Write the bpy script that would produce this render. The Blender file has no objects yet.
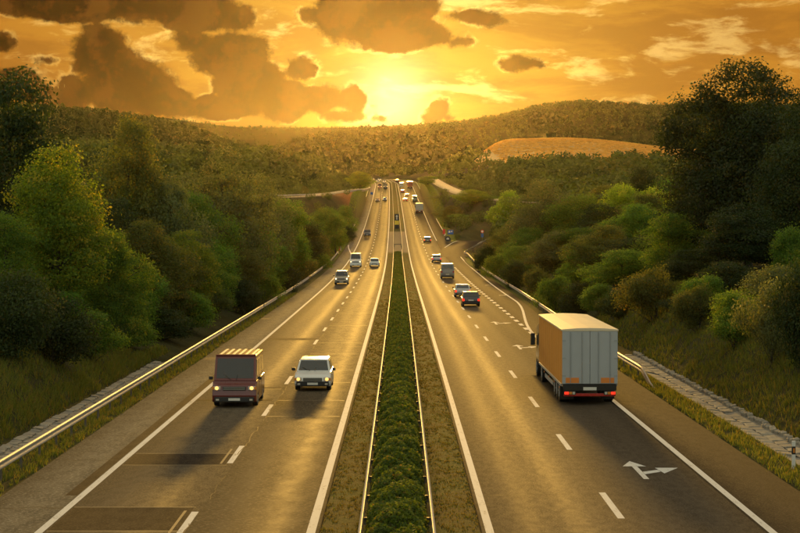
import bpy, bmesh, math, random
import numpy as np
from mathutils import Vector, Matrix
R = math.radians
random.seed(7)
rng = np.random.default_rng(11)
sc = bpy.context.scene
col = sc.collection

# ------------------------------------------------------------------ camera, sky, sun, exposure
CAM_H = 8.24
FOC = 1850.0                      # focal length in photo pixels (800 wide)
SUN_EL = 3.95                     # degrees above the level horizon
SUN_AZ = -0.25
cam_d = bpy.data.cameras.new('camera')
cam_d.sensor_width = 36.0
cam_d.lens = FOC / 800 * 36.0
cam_d.clip_start = 0.5
cam_d.clip_end = 30000
cam = bpy.data.objects.new('camera', cam_d)
col.objects.link(cam)
cam.location = (0, 0, CAM_H)
cam.rotation_euler = (R(90 - 1.316), 0, R(0.03))
sc.camera = cam

sc.render.engine = 'CYCLES'
sc.cycles.use_denoising = True
sc.cycles.max_bounces = 6
sc.cycles.diffuse_bounces = 2
sc.cycles.glossy_bounces = 2
sc.cycles.transmission_bounces = 4
sc.cycles.volume_bounces = 0
sc.cycles.transparent_max_bounces = 8
sc.cycles.sample_clamp_indirect = 4
sc.cycles.caustics_reflective = False
sc.cycles.caustics_refractive = False
vs = sc.view_settings
vs.view_transform = 'Standard'
vs.look = 'None'
vs.gamma = 1.0
vs.use_curve_mapping = False
vs.exposure = 0.82


class N:
    """a node socket with arithmetic"""
    nt = None
    def __init__(s, sock): s.s = sock
    @staticmethod
    def m(op, *a, clamp=False):
        n = N.nt.nodes.new('ShaderNodeMath'); n.operation = op; n.use_clamp = clamp
        for i, v in enumerate(a):
            if isinstance(v, N): N.nt.links.new(v.s, n.inputs[i])
            else: n.inputs[i].default_value = v
        return N(n.outputs[0])
    def __add__(s, o): return N.m('ADD', s, o)
    __radd__ = __add__
    def __sub__(s, o): return N.m('SUBTRACT', s, o)
    def __rsub__(s, o): return N.m('SUBTRACT', o, s)
    def __mul__(s, o): return N.m('MULTIPLY', s, o)
    __rmul__ = __mul__
    def __truediv__(s, o): return N.m('DIVIDE', s, o)


def sstep(lo, hi, x):
    n = N.nt.nodes.new('ShaderNodeMapRange'); n.interpolation_type = 'SMOOTHSTEP'
    N.nt.links.new(x.s, n.inputs['Value'])
    n.inputs['From Min'].default_value = lo; n.inputs['From Max'].default_value = hi
    return N(n.outputs['Result'])


def noise(vec, scale, detail=4, rough=0.55, dist=0.0, typ=None):
    n = N.nt.nodes.new('ShaderNodeTexNoise')
    if vec is not None: N.nt.links.new(vec.s, n.inputs['Vector'])
    n.inputs['Scale'].default_value = scale; n.inputs['Detail'].default_value = detail
    n.inputs['Roughness'].default_value = rough; n.inputs['Distortion'].default_value = dist
    return N(n.outputs['Fac'])


def vscale(vec, sx, sy, sz, off=(0, 0, 0)):
    n = N.nt.nodes.new('ShaderNodeMapping')
    N.nt.links.new(vec.s, n.inputs['Vector'])
    n.inputs['Scale'].default_value = (sx, sy, sz); n.inputs['Location'].default_value = off
    return N(n.outputs['Vector'])


def rgb(c):
    n = N.nt.nodes.new('ShaderNodeRGB'); n.outputs[0].default_value = (*c, 1); return N(n.outputs[0])


def mixc(f, a, b, blend='MIX'):
    n = N.nt.nodes.new('ShaderNodeMix'); n.data_type = 'RGBA'; n.blend_type = blend
    for sock, v in ((n.inputs[0], f), (n.inputs[6], a), (n.inputs[7], b)):
        if isinstance(v, N): N.nt.links.new(v.s, sock)
        elif isinstance(v, (int, float)): sock.default_value = v
        else: sock.default_value = (*v, 1)
    return N(n.outputs[2])


def scalec(c, f):          # colour * scalar
    n = N.nt.nodes.new('ShaderNodeVectorMath'); n.operation = 'SCALE'
    if isinstance(c, N): N.nt.links.new(c.s, n.inputs[0])
    else: n.inputs[0].default_value = c
    if isinstance(f, N): N.nt.links.new(f.s, n.inputs['Scale'])
    else: n.inputs['Scale'].default_value = f
    return N(n.outputs[0])


def addc(a, b):
    n = N.nt.nodes.new('ShaderNodeVectorMath'); n.operation = 'ADD'
    N.nt.links.new(a.s, n.inputs[0]); N.nt.links.new(b.s, n.inputs[1])
    return N(n.outputs[0])


def build_world():
    w = bpy.data.worlds.new('World'); sc.world = w; w.use_nodes = True
    nt = w.node_tree; N.nt = nt
    nt.nodes.clear()
    out = nt.nodes.new('ShaderNodeOutputWorld')
    bg = nt.nodes.new('ShaderNodeBackground'); bg.inputs['Strength'].default_value = 0.1
    nt.links.new(bg.outputs[0], out.inputs[0])
    sky = nt.nodes.new('ShaderNodeTexSky'); sky.sky_type = 'NISHITA'; sky.sun_disc = False
    sky.sun_elevation = R(SUN_EL); sky.sun_rotation = R(SUN_AZ)
    sky.altitude = 200; sky.air_density = 1.0; sky.dust_density = 3.0; sky.ozone_density = 1.0
    tc = nt.nodes.new('ShaderNodeTexCoord')
    d = N(tc.outputs['Generated'])
    sep = nt.nodes.new('ShaderNodeSeparateXYZ'); nt.links.new(d.s, sep.inputs[0])
    x, y, z = (N(sep.outputs[i]) for i in range(3))
    a = N.m('ARCTAN2', x, y) * FOC               # bearing from the road axis, 1/1850 rad
    e = N.m('ARCSINE', z) * FOC                  # height above the level horizon, same unit
    sd = (math.sin(R(SUN_AZ)) * math.cos(R(SUN_EL)), math.cos(R(SUN_AZ)) * math.cos(R(SUN_EL)), math.sin(R(SUN_EL)))
    dp = nt.nodes.new('ShaderNodeVectorMath'); dp.operation = 'DOT_PRODUCT'
    nt.links.new(d.s, dp.inputs[0]); dp.inputs[1].default_value = sd
    ang = N.m('ARCCOSINE', N.m('MINIMUM', N(dp.outputs['Value']), 0.999999)) * FOC
    # open sky between the clouds: gold near the sun, duller further off
    wide = N.m('EXPONENT', ang * (-1 / 165.0))
    glow = N.m('EXPONENT', N.m('POWER', ang / 34.0, 2.0) * -1.0)
    base = addc(addc(rgb((0.43, 0.158, 0.014)), scalec((0.50, 0.40, 0.060), wide)), scalec((0.8, 0.75, 0.42), glow))
    # thin high veil in long streaks
    ds = vscale(d, 1.0, 1.0, 4.2)
    st = noise(ds, 11.0, 7, 0.62, 0.4)
    st2 = noise(vscale(d, 1, 1, 3.2, (3, 1, 2)), 24.0, 6, 0.6, 0.3)
    dark = sstep(0.62, 0.40, st)
    base = mixc(dark * 0.62, base, mixc(1.0, base, (0.55, 0.47, 0.62), 'MULTIPLY'))
    brs = sstep(0.525, 0.66, st2)
    base = addc(base, scalec((0.62, 0.50, 0.17), brs * (0.40 + 0.9 * wide)))
    # cumulus masses: (bearing, height, half width, half height)
    blobs = [(-330, 214, 78, 20), (-262, 222, 72, 26), (-200, 207, 52, 22), (-165, 203, 24, 17), (-395, 224, 70, 12),
             (-300, 166, 36, 34), (-276, 138, 54, 36), (-243, 120, 42, 18), (-322, 130, 28, 22), (-347, 160, 16, 7),
             (-206, 180, 32, 15), (-170, 167, 46, 26), (-150, 140, 42, 38), (-168, 116, 54, 15), (-118, 122, 42, 26),
             (-101, 152, 21, 15), (-80, 124, 30, 20), (-50, 124, 22, 18), (-47, 134, 13, 10), (-62, 108, 30, 10), (-20, 106, 9, 5),
             (-48, 208, 48, 34), (-10, 190, 56, 24), (22, 187, 44, 14), (0, 222, 50, 26), (55, 181, 20, 8), (-85, 208, 22, 12),
             (126, 160, 26, 9), (112, 157, 15, 7), (140, 157, 14, 6), (90, 202, 18, 9), (66, 206, 26, 9), (-28, 118, 8, 3),
             (38, 112, 16, 15), (30, 106, 14, 12), (47, 106, 11, 9),
             (-394, 178, 18, 13), (-385, 136, 40, 19), (-345, 124, 40, 15), (-410, 142, 26, 14), (-352, 112, 60, 12),
             (-470, 190, 70, 40), (-520, 240, 90, 40), (480, 230, 60, 16)]
    tos = nt.nodes.new('ShaderNodeVectorMath'); tos.operation = 'SUBTRACT'; tos.inputs[0].default_value = sd; nt.links.new(d.s, tos.inputs[1])
    tn = nt.nodes.new('ShaderNodeVectorMath'); tn.operation = 'NORMALIZE'; nt.links.new(tos.outputs[0], tn.inputs[0])
    dsun = addc(d, scalec(N(tn.outputs[0]), 0.011))
    w1 = noise(d, 34.0, 9, 0.60, 0.2)
    w1s = noise(dsun, 34.0, 9, 0.60, 0.2)
    emb = (w1 - w1s) * 5.5 + 0.40
    w2 = noise(vscale(d, 1, 1, 1, (7, 2, 5)), 90.0, 6, 0.62)
    w3 = noise(vscale(d, 1, 1, 1.2, (2, 9, 4)), 210.0, 5, 0.65)
    field = None
    for (bx, by, rx, ry) in blobs:
        dx = (a - float(bx)) * (1.0 / rx); dy = (e - float(by)) * (1.0 / ry)
        f = 1.0 - N.m('SQRT', dx * dx + dy * dy)
        # small masses count for as much as large ones near their edge
        f = f * float(min(1.0, math.sqrt(rx * ry) / 36.0))
        field = f if field is None else N.m('SMOOTH_MAX', field, f, 0.12)
    # the rest of the sky, out of view, goes on the same way: broken cloud
    gen = (noise(vscale(d, 1, 1, 1.6, (1, 4, 2)), 5.2, 6, 0.55) - 0.545) * 2.6
    outside = sstep(430.0, 640.0, N.m('MAXIMUM', N.m('ABSOLUTE', a), e * 1.75))
    gen = gen - (1.0 - outside) * 2.0
    gen = gen - sstep(60.0, -60.0, e) * 2.0
    field = N.m('SMOOTH_MAX', field, gen, 0.1)
    f = field + (w1 - 0.5) * 0.95 + (w2 - 0.5) * 0.42 - 0.07
    dens = sstep(-0.07, 0.15, f + (w3 - 0.5) * 0.28)
    rim = N.m('EXPONENT', N.m('POWER', (f - 0.02) / 0.05, 2.0) * -1.0)
    body = noise(vscale(d, 1, 1, 1.3, (5, 5, 1)), 60.0, 8, 0.66)
    lit = sstep(0.22, 0.92, emb * 0.72 + body * 0.50)
    ccol = mixc(lit, (0.002, 0.0008, 0.0006), (0.085, 0.028, 0.0050))
    ccol = mixc(sstep(0.42, 0.02, f) * 0.5, ccol, (0.08, 0.028, 0.004))
    nearsun = N.m('EXPONENT', ang * (-1 / 75.0))
    ccol = addc(ccol, scalec((0.14, 0.06, 0.012), nearsun))
    ccol = addc(ccol, scalec((0.06, 0.022, 0.003), sstep(190.0, 90.0, e) * 0.45))
    skyc = mixc(dens, base, ccol)
    skyc = addc(skyc, scalec((0.70, 0.46, 0.12), rim * sstep(0.36, 0.85, emb) * (0.22 + 1.1 * N.m('EXPONENT', ang * (-1 / 150.0)))))
    # far from the sun the golden light gives way to the plain evening sky
    away = sstep(R(16) * FOC, R(62) * FOC, ang)
    plain = addc(scalec(N(sky.outputs[0]), 1.1), rgb((2.5, 2.25, 1.32)))
    plain = mixc(dens * 0.45, plain, (2.6, 2.25, 1.4))
    fin = mixc(away, scalec(skyc, 6.0), plain)
    nt.links.new(fin.s, bg.inputs['Color'])
    w.cycles.sampling_method = 'MANUAL'
    w.cycles.sample_map_resolution = 1024


build_world()
sun_d = bpy.data.lights.new('sun', 'SUN')
sun_d.energy = 3.4
sun_d.angle = R(4.5)
sun_d.color = (1.0, 0.54, 0.10)
sun = bpy.data.objects.new('sun', sun_d)
col.objects.link(sun)
sun.rotation_euler = (-R(90 - SUN_EL), 0, R(-SUN_AZ))

# ------------------------------------------------------------------ materials
MATS = {}


def newmat(name):
    m = bpy.data.materials.new(name); m.use_nodes = True
    nt = m.node_tree; N.nt = nt
    b = nt.nodes['Principled BSDF']
    MATS[name] = m
    return m, nt, b


def pos():
    n = N.nt.nodes.new('ShaderNodeNewGeometry'); return N(n.outputs['Position'])


def objc():
    n = N.nt.nodes.new('ShaderNodeTexCoord'); return N(n.outputs['Object'])


def attr(name):
    n = N.nt.nodes.new('ShaderNodeAttribute'); n.attribute_name = name; return N(n.outputs['Fac'])


def link(nsock, b, inp): N.nt.links.new(nsock.s, b.inputs[inp])


def bump(b, h, strength=0.3, dist=0.02):
    n = N.nt.nodes.new('ShaderNodeBump'); n.inputs['Strength'].default_value = strength
    n.inputs['Distance'].default_value = dist
    N.nt.links.new(h.s, n.inputs['Height']); N.nt.links.new(n.outputs[0], b.inputs['Normal'])


def plain(name, c, rough=0.5, metal=0.0, var=0.12, coat=0.0, scale=3.0, emit=None):
    m, nt, b = newmat(name)
    p = objc()
    n = noise(p, scale, 5, 0.6)
    link(mixc(n, tuple(v * (1 - var) for v in c), tuple(min(1, v * (1 + var)) for v in c)), b, 'Base Color')
    link(noise(vscale(p, 1, 1, 1, (3, 3, 3)), scale * 2.3, 4) * 0.25 + (rough - 0.12), b, 'Roughness')
    b.inputs['Metallic'].default_value = metal
    if coat: b.inputs['Coat Weight'].default_value = coat; b.inputs['Coat Roughness'].default_value = 0.08
    if emit:
        b.inputs['Emission Color'].default_value = (*emit[0], 1); b.inputs['Emission Strength'].default_value = emit[1]
    return m


def asphalt(name, c0, c1, rough, grain, tracks, bstr=0.35, spec=0.22):
    """tracks: x of the wheel paths, polished smooth"""
    m, nt, b = newmat(name)
    p = pos()
    sep = nt.nodes.new('ShaderNodeSeparateXYZ'); nt.links.new(p.s, sep.inputs[0])
    X = N(sep.outputs[0]); Y = N(sep.outputs[1])
    X = X + Y * Y * 4e-6
    wob = noise(vscale(p, 0.25, 0.012, 1), 1.0, 4, 0.6)
    g = noise(p, grain, 3, 0.7)
    g2 = noise(vscale(p, 1, 0.35, 1), grain * 0.22, 4, 0.65)
    big = noise(vscale(p, 0.35, 0.03, 1, (4, 1, 0)), 1.0, 5, 0.6)
    tr = None
    for t in tracks:
        q = (X - float(t) + (wob - 0.5) * 0.5) * (1 / 0.42)
        gq = N.m('EXPONENT', q * q * -1.0)
        tr = gq if tr is None else tr + gq
    c = mixc(sstep(0.3, 0.7, big), c0, c1)
    c = mixc(sstep(0.40, 0.62, g2) * 0.6, c, tuple(v * 0.62 for v in c0))
    c = mixc(sstep(0.50, 0.64, g) * 0.75, c, tuple(v * 1.9 for v in c1))
    r = rough + (g2 - 0.5) * 0.20 + (big - 0.5) * 0.12
    b.inputs['Specular IOR Level'].default_value = spec
    if tr is not None:
        r = r - tr * 0.07
        c = mixc(tr * 0.25, c, tuple(v * 1.25 for v in c1))
    link(c, b, 'Base Color')
    link(N.m('MAXIMUM', r, 0.22), b, 'Roughness')
    bump(b, g + g2 * 0.6, bstr, 0.006)
    return m


TR_R = (3.55, 5.0, 7.35, 8.85)
TR_L = (-3.35, -4.85, -6.95, -8.5)
asphalt('asphalt_right', (0.080, 0.061, 0.042), (0.115, 0.088, 0.060), 0.82, 20.0, TR_R, 0.5, 0.028)
asphalt('asphalt_left', (0.088, 0.068, 0.047), (0.125, 0.098, 0.067), 0.83, 16.0, TR_L, 0.5, 0.028)
asphalt('asphalt_coarse', (0.080, 0.061, 0.040), (0.130, 0.100, 0.062), 0.81, 8.0, TR_L, 0.9, 0.036)
asphalt('asphalt_shoulder', (0.036, 0.028, 0.021), (0.056, 0.044, 0.032), 0.92, 14.0, (), 0.6, 0.06)
asphalt('asphalt_patch', (0.030, 0.022, 0.016), (0.048, 0.036, 0.026), 0.92, 14.0, (), 0.6, 0.06)
asphalt('concrete_shoulder', (0.130, 0.110, 0.080), (0.190, 0.160, 0.115), 0.92, 9.0, (), 0.7, 0.05)
asphalt('pale_road', (0.24, 0.20, 0.16), (0.32, 0.27, 0.22), 0.8, 8.0, ())


def paint_mat():
    m, nt, b = newmat('road_paint')
    p = pos()
    n = noise(p, 9.0, 6, 0.7); n2 = noise(vscale(p, 3, 0.4, 1), 2.0, 5, 0.65)
    worn = sstep(0.52, 0.66, n * 0.5 + n2 * 0.5)
    link(mixc(worn * 0.75, mixc(n, (0.62, 0.58, 0.52), (0.80, 0.77, 0.72)), (0.10, 0.085, 0.06)), b, 'Base Color')
    b.inputs['Roughness'].default_value = 0.8
    b.inputs['Specular IOR Level'].default_value = 0.25
    bump(b, n, 0.2, 0.004)


paint_mat()


def ground_mat():
    m, nt, b = newmat('ground')
    p = pos()
    n = noise(p, 0.22, 7, 0.65); f = noise(p, 3.0, 6, 0.7); ff = noise(p, 13.0, 4, 0.7)
    c = mixc(sstep(0.36, 0.66, n), (0.030, 0.036, 0.010), (0.082, 0.066, 0.022))
    c = mixc(sstep(0.42, 0.7, f) * 0.6, c, (0.050, 0.033, 0.014))
    c = mixc(attr('dry') * (0.45 + 0.5 * f), c, mixc(sstep(0.42, 0.60, n), (0.115, 0.085, 0.024), (0.070, 0.095, 0.020)))
    c = mixc(attr('lush') * sstep(0.25, 0.6, f), c, (0.14, 0.165, 0.018))
    c = mixc(attr('soil') * sstep(0.30, 0.55, f), c, (0.34, 0.12, 0.035))
    c = mixc(attr('pave') * 0.9, c, (0.30, 0.23, 0.16))
    link(c, b, 'Base Color'); b.inputs['Roughness'].default_value = 0.95
    b.inputs['Specular IOR Level'].default_value = 0.1
    bump(b, f + ff * 0.5, 0.8, 0.12)


ground_mat()


def hill_mat(name, c0, c1, c2, sc_):
    m, nt, b = newmat(name)
    p = pos()
    n = noise(p, sc_, 8, 0.62); f = noise(p, sc_ * 9, 5, 0.65)
    c = mixc(sstep(0.38, 0.62, n), c0, c1)
    c = mixc(sstep(0.5, 0.72, f) * 0.7, c, c2)
    link(c, b, 'Base Color'); b.inputs['Roughness'].default_value = 1.0
    b.inputs['Specular IOR Level'].default_value = 0.0
    bump(b, f, 1.0, 3.0)


hill_mat('hill_forest', (0.022, 0.030, 0.009), (0.045, 0.050, 0.014), (0.016, 0.020, 0.007), 0.004)
hill_mat('hill_scrub', (0.050, 0.050, 0.018), (0.090, 0.072, 0.026), (0.035, 0.038, 0.014), 0.012)


def wheat_mat():
    m, nt, b = newmat('stubble')
    p = pos()
    n = noise(vscale(p, 1, 0.35, 1), 0.02, 7, 0.6); r = noise(vscale(p, 0.02, 0.4, 1), 1.0, 4, 0.6)
    c = mixc(n, (0.62, 0.40, 0.15), (0.76, 0.52, 0.22))
    c = mixc(sstep(0.5, 0.7, r) * 0.35, c, (0.33, 0.19, 0.06))
    sep = nt.nodes.new('ShaderNodeSeparateXYZ'); nt.links.new(p.s, sep.inputs[0])
    X = N(sep.outputs[0]); Y = N(sep.outputs[1])      # a ploughed strip across the field
    fal = sstep(172.0, 186.0, X + (n - 0.5) * 20.0) * sstep(1262.0, 1275.0, Y + (n - 0.5) * 16.0) * sstep(1345.0, 1325.0, Y)
    c = mixc(fal * 0.8, c, (0.13, 0.105, 0.07))
    link(c, b, 'Base Color'); b.inputs['Roughness'].default_value = 0.95
    b.inputs['Specular IOR Level'].default_value = 0.1


wheat_mat()


def leaf_mat(name, c0, c1, c2, trans=0.45, rough=0.55):
    """c0 dark .. c1 light, c2 odd leaves turning; tint is clump tone, with upward and raised sides painted lighter"""
    m, nt, b = newmat(name)
    oi = nt.nodes.new('ShaderNodeObjectInfo'); rnd = N(oi.outputs['Random'])
    t = attr('tint'); k = attr('odd')
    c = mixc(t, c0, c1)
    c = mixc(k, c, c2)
    hs = nt.nodes.new('ShaderNodeHueSaturation')
    link2 = nt.links.new
    link2(c.s, hs.inputs['Color'])
    link2((rnd * 0.026 + 0.487).s, hs.inputs['Hue'])
    link2((N.m('FRACT', rnd * 7.3) * 0.36 + 0.84).s, hs.inputs['Value'])
    cc = N(hs.outputs[0])
    link(cc, b, 'Base Color'); b.inputs['Roughness'].default_value = rough
    b.inputs['Specular IOR Level'].default_value = 0.25
    tr = nt.nodes.new('ShaderNodeBsdfTranslucent')
    tcol = mixc(1.0, cc, (1.9, 1.75, 0.7), 'MULTIPLY')
    link2(tcol.s, tr.inputs['Color'])
    mx = nt.nodes.new('ShaderNodeMixShader'); mx.inputs[0].default_value = trans
    link2(b.outputs[0], mx.inputs[1]); link2(tr.outputs[0], mx.inputs[2])
    link2(mx.outputs[0], nt.nodes['Material Output'].inputs[0])
    return m


leaf_mat('leaf_dark', (0.020, 0.038, 0.010), (0.050, 0.074, 0.017), (0.075, 0.064, 0.014), 0.38)
leaf_mat('leaf_green', (0.045, 0.100, 0.014), (0.135, 0.225, 0.030), (0.21, 0.21, 0.026), 0.55)
leaf_mat('leaf_yellow', (0.072, 0.128, 0.014), (0.195, 0.260, 0.030), (0.36, 0.30, 0.032), 0.58)
leaf_mat('leaf_olive', (0.070, 0.090, 0.036), (0.165, 0.188, 0.078), (0.20, 0.17, 0.05), 0.5)
leaf_mat('leaf_brown', (0.060, 0.078, 0.018), (0.138, 0.150, 0.034), (0.24, 0.17, 0.026), 0.5)
leaf_mat('leaf_bright', (0.085, 0.155, 0.014), (0.215, 0.320, 0.032), (0.28, 0.30, 0.035), 0.55)
leaf_mat('leaf_hedge', (0.045, 0.088, 0.014), (0.160, 0.220, 0.038), (0.28, 0.20, 0.040), 0.45, 0.7)
leaf_mat('grass_blade', (0.100, 0.130, 0.022), (0.200, 0.205, 0.042), (0.26, 0.165, 0.042), 0.5)
leaf_mat('grass_dry', (0.115, 0.105, 0.026), (0.195, 0.165, 0.044), (0.080, 0.135, 0.022), 0.5)
leaf_mat('grass_lush', (0.11, 0.15, 0.018), (0.20, 0.24, 0.026), (0.22, 0.18, 0.03), 0.5)
plain('bark', (0.060, 0.045, 0.030), 0.9, 0, 0.4, 0, 6.0)
plain('bark_pale', (0.13, 0.105, 0.075), 0.85, 0, 0.4, 0, 6.0)
plain('stone', (0.34, 0.295, 0.23), 0.85, 0, 0.45, 0, 2.6)
plain('stone_grey', (0.27, 0.235, 0.19), 0.88, 0, 0.45, 0, 2.0)
plain('steel', (0.52, 0.50, 0.46), 0.52, 0.6, 0.3, 0, 1.3)
plain('steel_post', (0.16, 0.14, 0.115), 0.6, 0.5, 0.3, 0, 4.0)
plain('rubber', (0.018, 0.017, 0.016), 0.75)
plain('black_plastic', (0.022, 0.020, 0.018), 0.5)
plain('alloy', (0.45, 0.44, 0.42), 0.35, 0.8)
plain('chassis', (0.028, 0.024, 0.020), 0.7, 0.2)
plain('glass', (0.020, 0.022, 0.024), 0.14, 0, 0.3, 0.9)
plain('plate_white', (0.72, 0.70, 0.64), 0.4)
plain('white_plastic', (0.74, 0.72, 0.68), 0.45)
plain('black_paint', (0.02, 0.02, 0.022), 0.5)
plain('red_plastic', (0.55, 0.05, 0.03), 0.4)
plain('sign_blue', (0.03, 0.11, 0.42), 0.4)
plain('sign_red', (0.62, 0.04, 0.03), 0.4)
plain('sign_yellow', (0.62, 0.50, 0.04), 0.4)
plain('sign_back', (0.05, 0.055, 0.06), 0.5, 0.4)
plain('wood', (0.15, 0.10, 0.06), 0.85)
plain('lamp_head', (0.95, 0.88, 0.66), 0.2, 0, 0.05, 0, 3, ((1.0, 0.72, 0.34), 3.0))
plain('lamp_head_dim', (0.90, 0.80, 0.55), 0.2, 0, 0.05, 0, 3, ((1.0, 0.50, 0.10), 0.9))
plain('lamp_head_off', (0.55, 0.52, 0.46), 0.18)
plain('lamp_red', (0.55, 0.02, 0.012), 0.25, 0, 0.05, 0, 3, ((1.0, 0.03, 0.01), 0.8))
plain('lamp_red_off', (0.42, 0.025, 0.018), 0.25)
plain('lamp_amber', (0.75, 0.25, 0.03), 0.3)
plain('reflector_orange', (0.75, 0.24, 0.04), 0.4)
plain('curtain_orange', (0.72, 0.30, 0.045), 0.55, 0, 0.14, 0, 0.8)
plain('roof_cream', (0.72, 0.62, 0.44), 0.55, 0, 0.12, 0, 0.7)
plain('door_grey', (0.40, 0.42, 0.44), 0.5, 0, 0.1, 0, 1.2)
plain('door_seam', (0.33, 0.345, 0.36), 0.5)
for nm, c in dict(red=(0.135, 0.018, 0.012), white=(0.74, 0.72, 0.68), beige=(0.42, 0.37, 0.28), silver=(0.42, 0.42, 0.42),
                  grey=(0.22, 0.215, 0.21), dark=(0.045, 0.045, 0.048), navy=(0.02, 0.04, 0.12), blue=(0.04, 0.12, 0.40),
                  rust=(0.30, 0.06, 0.03), orange=(0.5, 0.16, 0.04), green=(0.05, 0.10, 0.07)).items():
    plain('paint_' + nm, c, 0.32, 0.15 if nm in ('silver', 'grey') else 0.0, 0.05, 0.6)

# ------------------------------------------------------------------ mesh helpers


def tag(o, label=None, cat=None, group=None, kind=None):
    if label: o['label'] = label
    if cat: o['category'] = cat
    if group: o['group'] = group
    if kind: o['kind'] = kind
    return o


def empty(name, loc=(0, 0, 0), rz=0.0, rx=0.0):
    o = bpy.data.objects.new(name, None); col.objects.link(o)
    o.empty_display_size = 0.3
    o.location = loc; o.rotation_euler = (rx, 0, rz)
    return o


def link_obj(name, me, parent=None):
    o = bpy.data.objects.new(name, me); col.objects.link(o)
    if parent is not None: o.parent = parent
    return o


def np_mesh(name, V, F, mat, smooth=False, attrs=None):
    """V (n,3), F (m,k) arrays -> mesh"""
    me = bpy.data.meshes.new(name)
    V = np.asarray(V, np.float32); F = np.asarray(F, np.int32)
    k = F.shape[1]
    me.vertices.add(len(V)); me.vertices.foreach_set('co', V.ravel())
    me.loops.add(F.size); me.loops.foreach_set('vertex_index', F.ravel())
    me.polygons.add(len(F))
    me.polygons.foreach_set('loop_start', np.arange(0, F.size, k, dtype=np.int32))
    me.polygons.foreach_set('loop_total', np.full(len(F), k, np.int32))
    if smooth: me.polygons.foreach_set('use_smooth', np.ones(len(F), bool))
    me.update(calc_edges=True)
    for an, (dom, arr) in (attrs or {}).items():
        a = me.attributes.new(an, 'FLOAT', dom); a.data.foreach_set('value', np.asarray(arr, np.float32))
    me.materials.append(MATS[mat])
    return me


class MB:
    def __init__(s): s.v = []; s.f = []
    def add(s, vs_, fs): o = len(s.v); s.v += [tuple(p) for p in vs_]; s.f += [tuple(i + o for i in f) for f in fs]; return s
    def box(s, x0, x1, y0, y1, z0, z1):
        return s.add([(x0, y0, z0), (x1, y0, z0), (x1, y1, z0), (x0, y1, z0), (x0, y0, z1), (x1, y0, z1), (x1, y1, z1), (x0, y1, z1)],
                     [(0, 3, 2, 1), (4, 5, 6, 7), (0, 1, 5, 4), (1, 2, 6, 5), (2, 3, 7, 6), (3, 0, 4, 7)])
    def tube(s, pts, rad, n=6, cap=True):
        pts = [Vector(p) for p in pts]; rings = []
        rad = rad if isinstance(rad, (list, tuple)) else [rad] * len(pts)
        base = len(s.v)
        for i, p in enumerate(pts):
            t = (pts[min(i + 1, len(pts) - 1)] - pts[max(i - 1, 0)]).normalized()
            u = t.cross(Vector((0.31, 0.2, 0.93)) if abs(t.z) < 0.9 else Vector((1, 0.1, 0))).normalized(); w = t.cross(u)
            for k in range(n):
                a = 2 * math.pi * k / n
                s.v.append(tuple(p + (u * math.cos(a) + w * math.sin(a)) * rad[i]))
        for i in range(len(pts) - 1):
            for k in range(n):
                a = base + i * n + k; b = base + i * n + (k + 1) % n
                s.f.append((a, b, b + n, a + n))
        if cap:
            s.f.append(tuple(base + k for k in range(n))[::-1]); s.f.append(tuple(base + (len(pts) - 1) * n + k for k in range(n)))
        return s
    def prism(s, poly, axis, c0, c1):
        """extrude a polygon (list of 2d points) along an axis"""
        n = len(poly); f = {'x': lambda p, c: (c, p[0], p[1]), 'y': lambda p, c: (p[0], c, p[1]), 'z': lambda p, c: (p[0], p[1], c)}[axis]
        o = len(s.v)
        s.v += [f(p, c0) for p in poly] + [f(p, c1) for p in poly]
        for i in range(n): j = (i + 1) % n; s.f.append((o + i, o + j, o + n + j, o + n + i))
        s.f.append(tuple(o + i for i in range(n))[::-1]); s.f.append(tuple(o + n + i for i in range(n)))
        return s
    def mesh(s, name, mat, bevel=0.0, seg=2, smooth=False):
        me = bpy.data.meshes.new(name); me.from_pydata(s.v, [], s.f); me.update()
        bm = bmesh.new(); bm.from_mesh(me)
        bmesh.ops.recalc_face_normals(bm, faces=bm.faces)
        if bevel:
            es = [e for e in bm.edges if len(e.link_faces) == 2 and e.calc_face_angle(0) > 0.35]
            bmesh.ops.bevel(bm, geom=es, offset=bevel, segments=seg, affect='EDGES', profile=0.6, clamp_overlap=True)
        bm.to_mesh(me); bm.free()
        if smooth:
            for p in me.polygons: p.use_smooth = True
        me.materials.append(MATS[mat])
        return me
    def build(s, name, mat, parent=None, bevel=0.0, seg=2, smooth=False):
        return link_obj(name, s.mesh(name, mat, bevel, seg, smooth), parent)


# ------------------------------------------------------------------ the lie of the land
_pd = np.array([-400, 0, 250, 350, 450, 550, 700, 850, 1000, 1100, 1150, 1250, 1400, 2000, 9000], float)
_pz = np.array([0, 0, 0, 0.7, 3.2, 7.0, 14.0, 21.3, 29.2, 34.6, 36.3, 37.0, 36.0, 30.0, 30.0], float)
_td = np.arange(-400, 9000, 2.0)
_k = np.exp(-0.5 * (np.arange(-60, 61) * 2.0 / 22.0) ** 2); _k /= _k.sum()
_tz = np.convolve(np.pad(np.interp(_td, _pd, _pz), 60, mode='edge'), _k, mode='valid')


def zr(d): return np.interp(d, _td, _tz)                                   # road level


def cx(d):                                                                 # road axis
    d = np.asarray(d, float)
    return -4e-6 * np.clip(d, 0, None) ** 2 - np.clip(d - 1010, 0, None) ** 2 * 0.00080


def sm(a, b, x): t = np.clip((np.asarray(x, float) - a) / (b - a), 0, 1); return t * t * (3 - 2 * t)


def wav(x, y, s):
    return (np.sin(x * s * 1.7 + y * s * 0.6 + 1.3) + np.sin(y * s * 1.3 - x * s * 0.8 + 4.1) + 0.6 * np.sin(x * s * 3.1 + y * s * 2.7)) / 2.6


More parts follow.
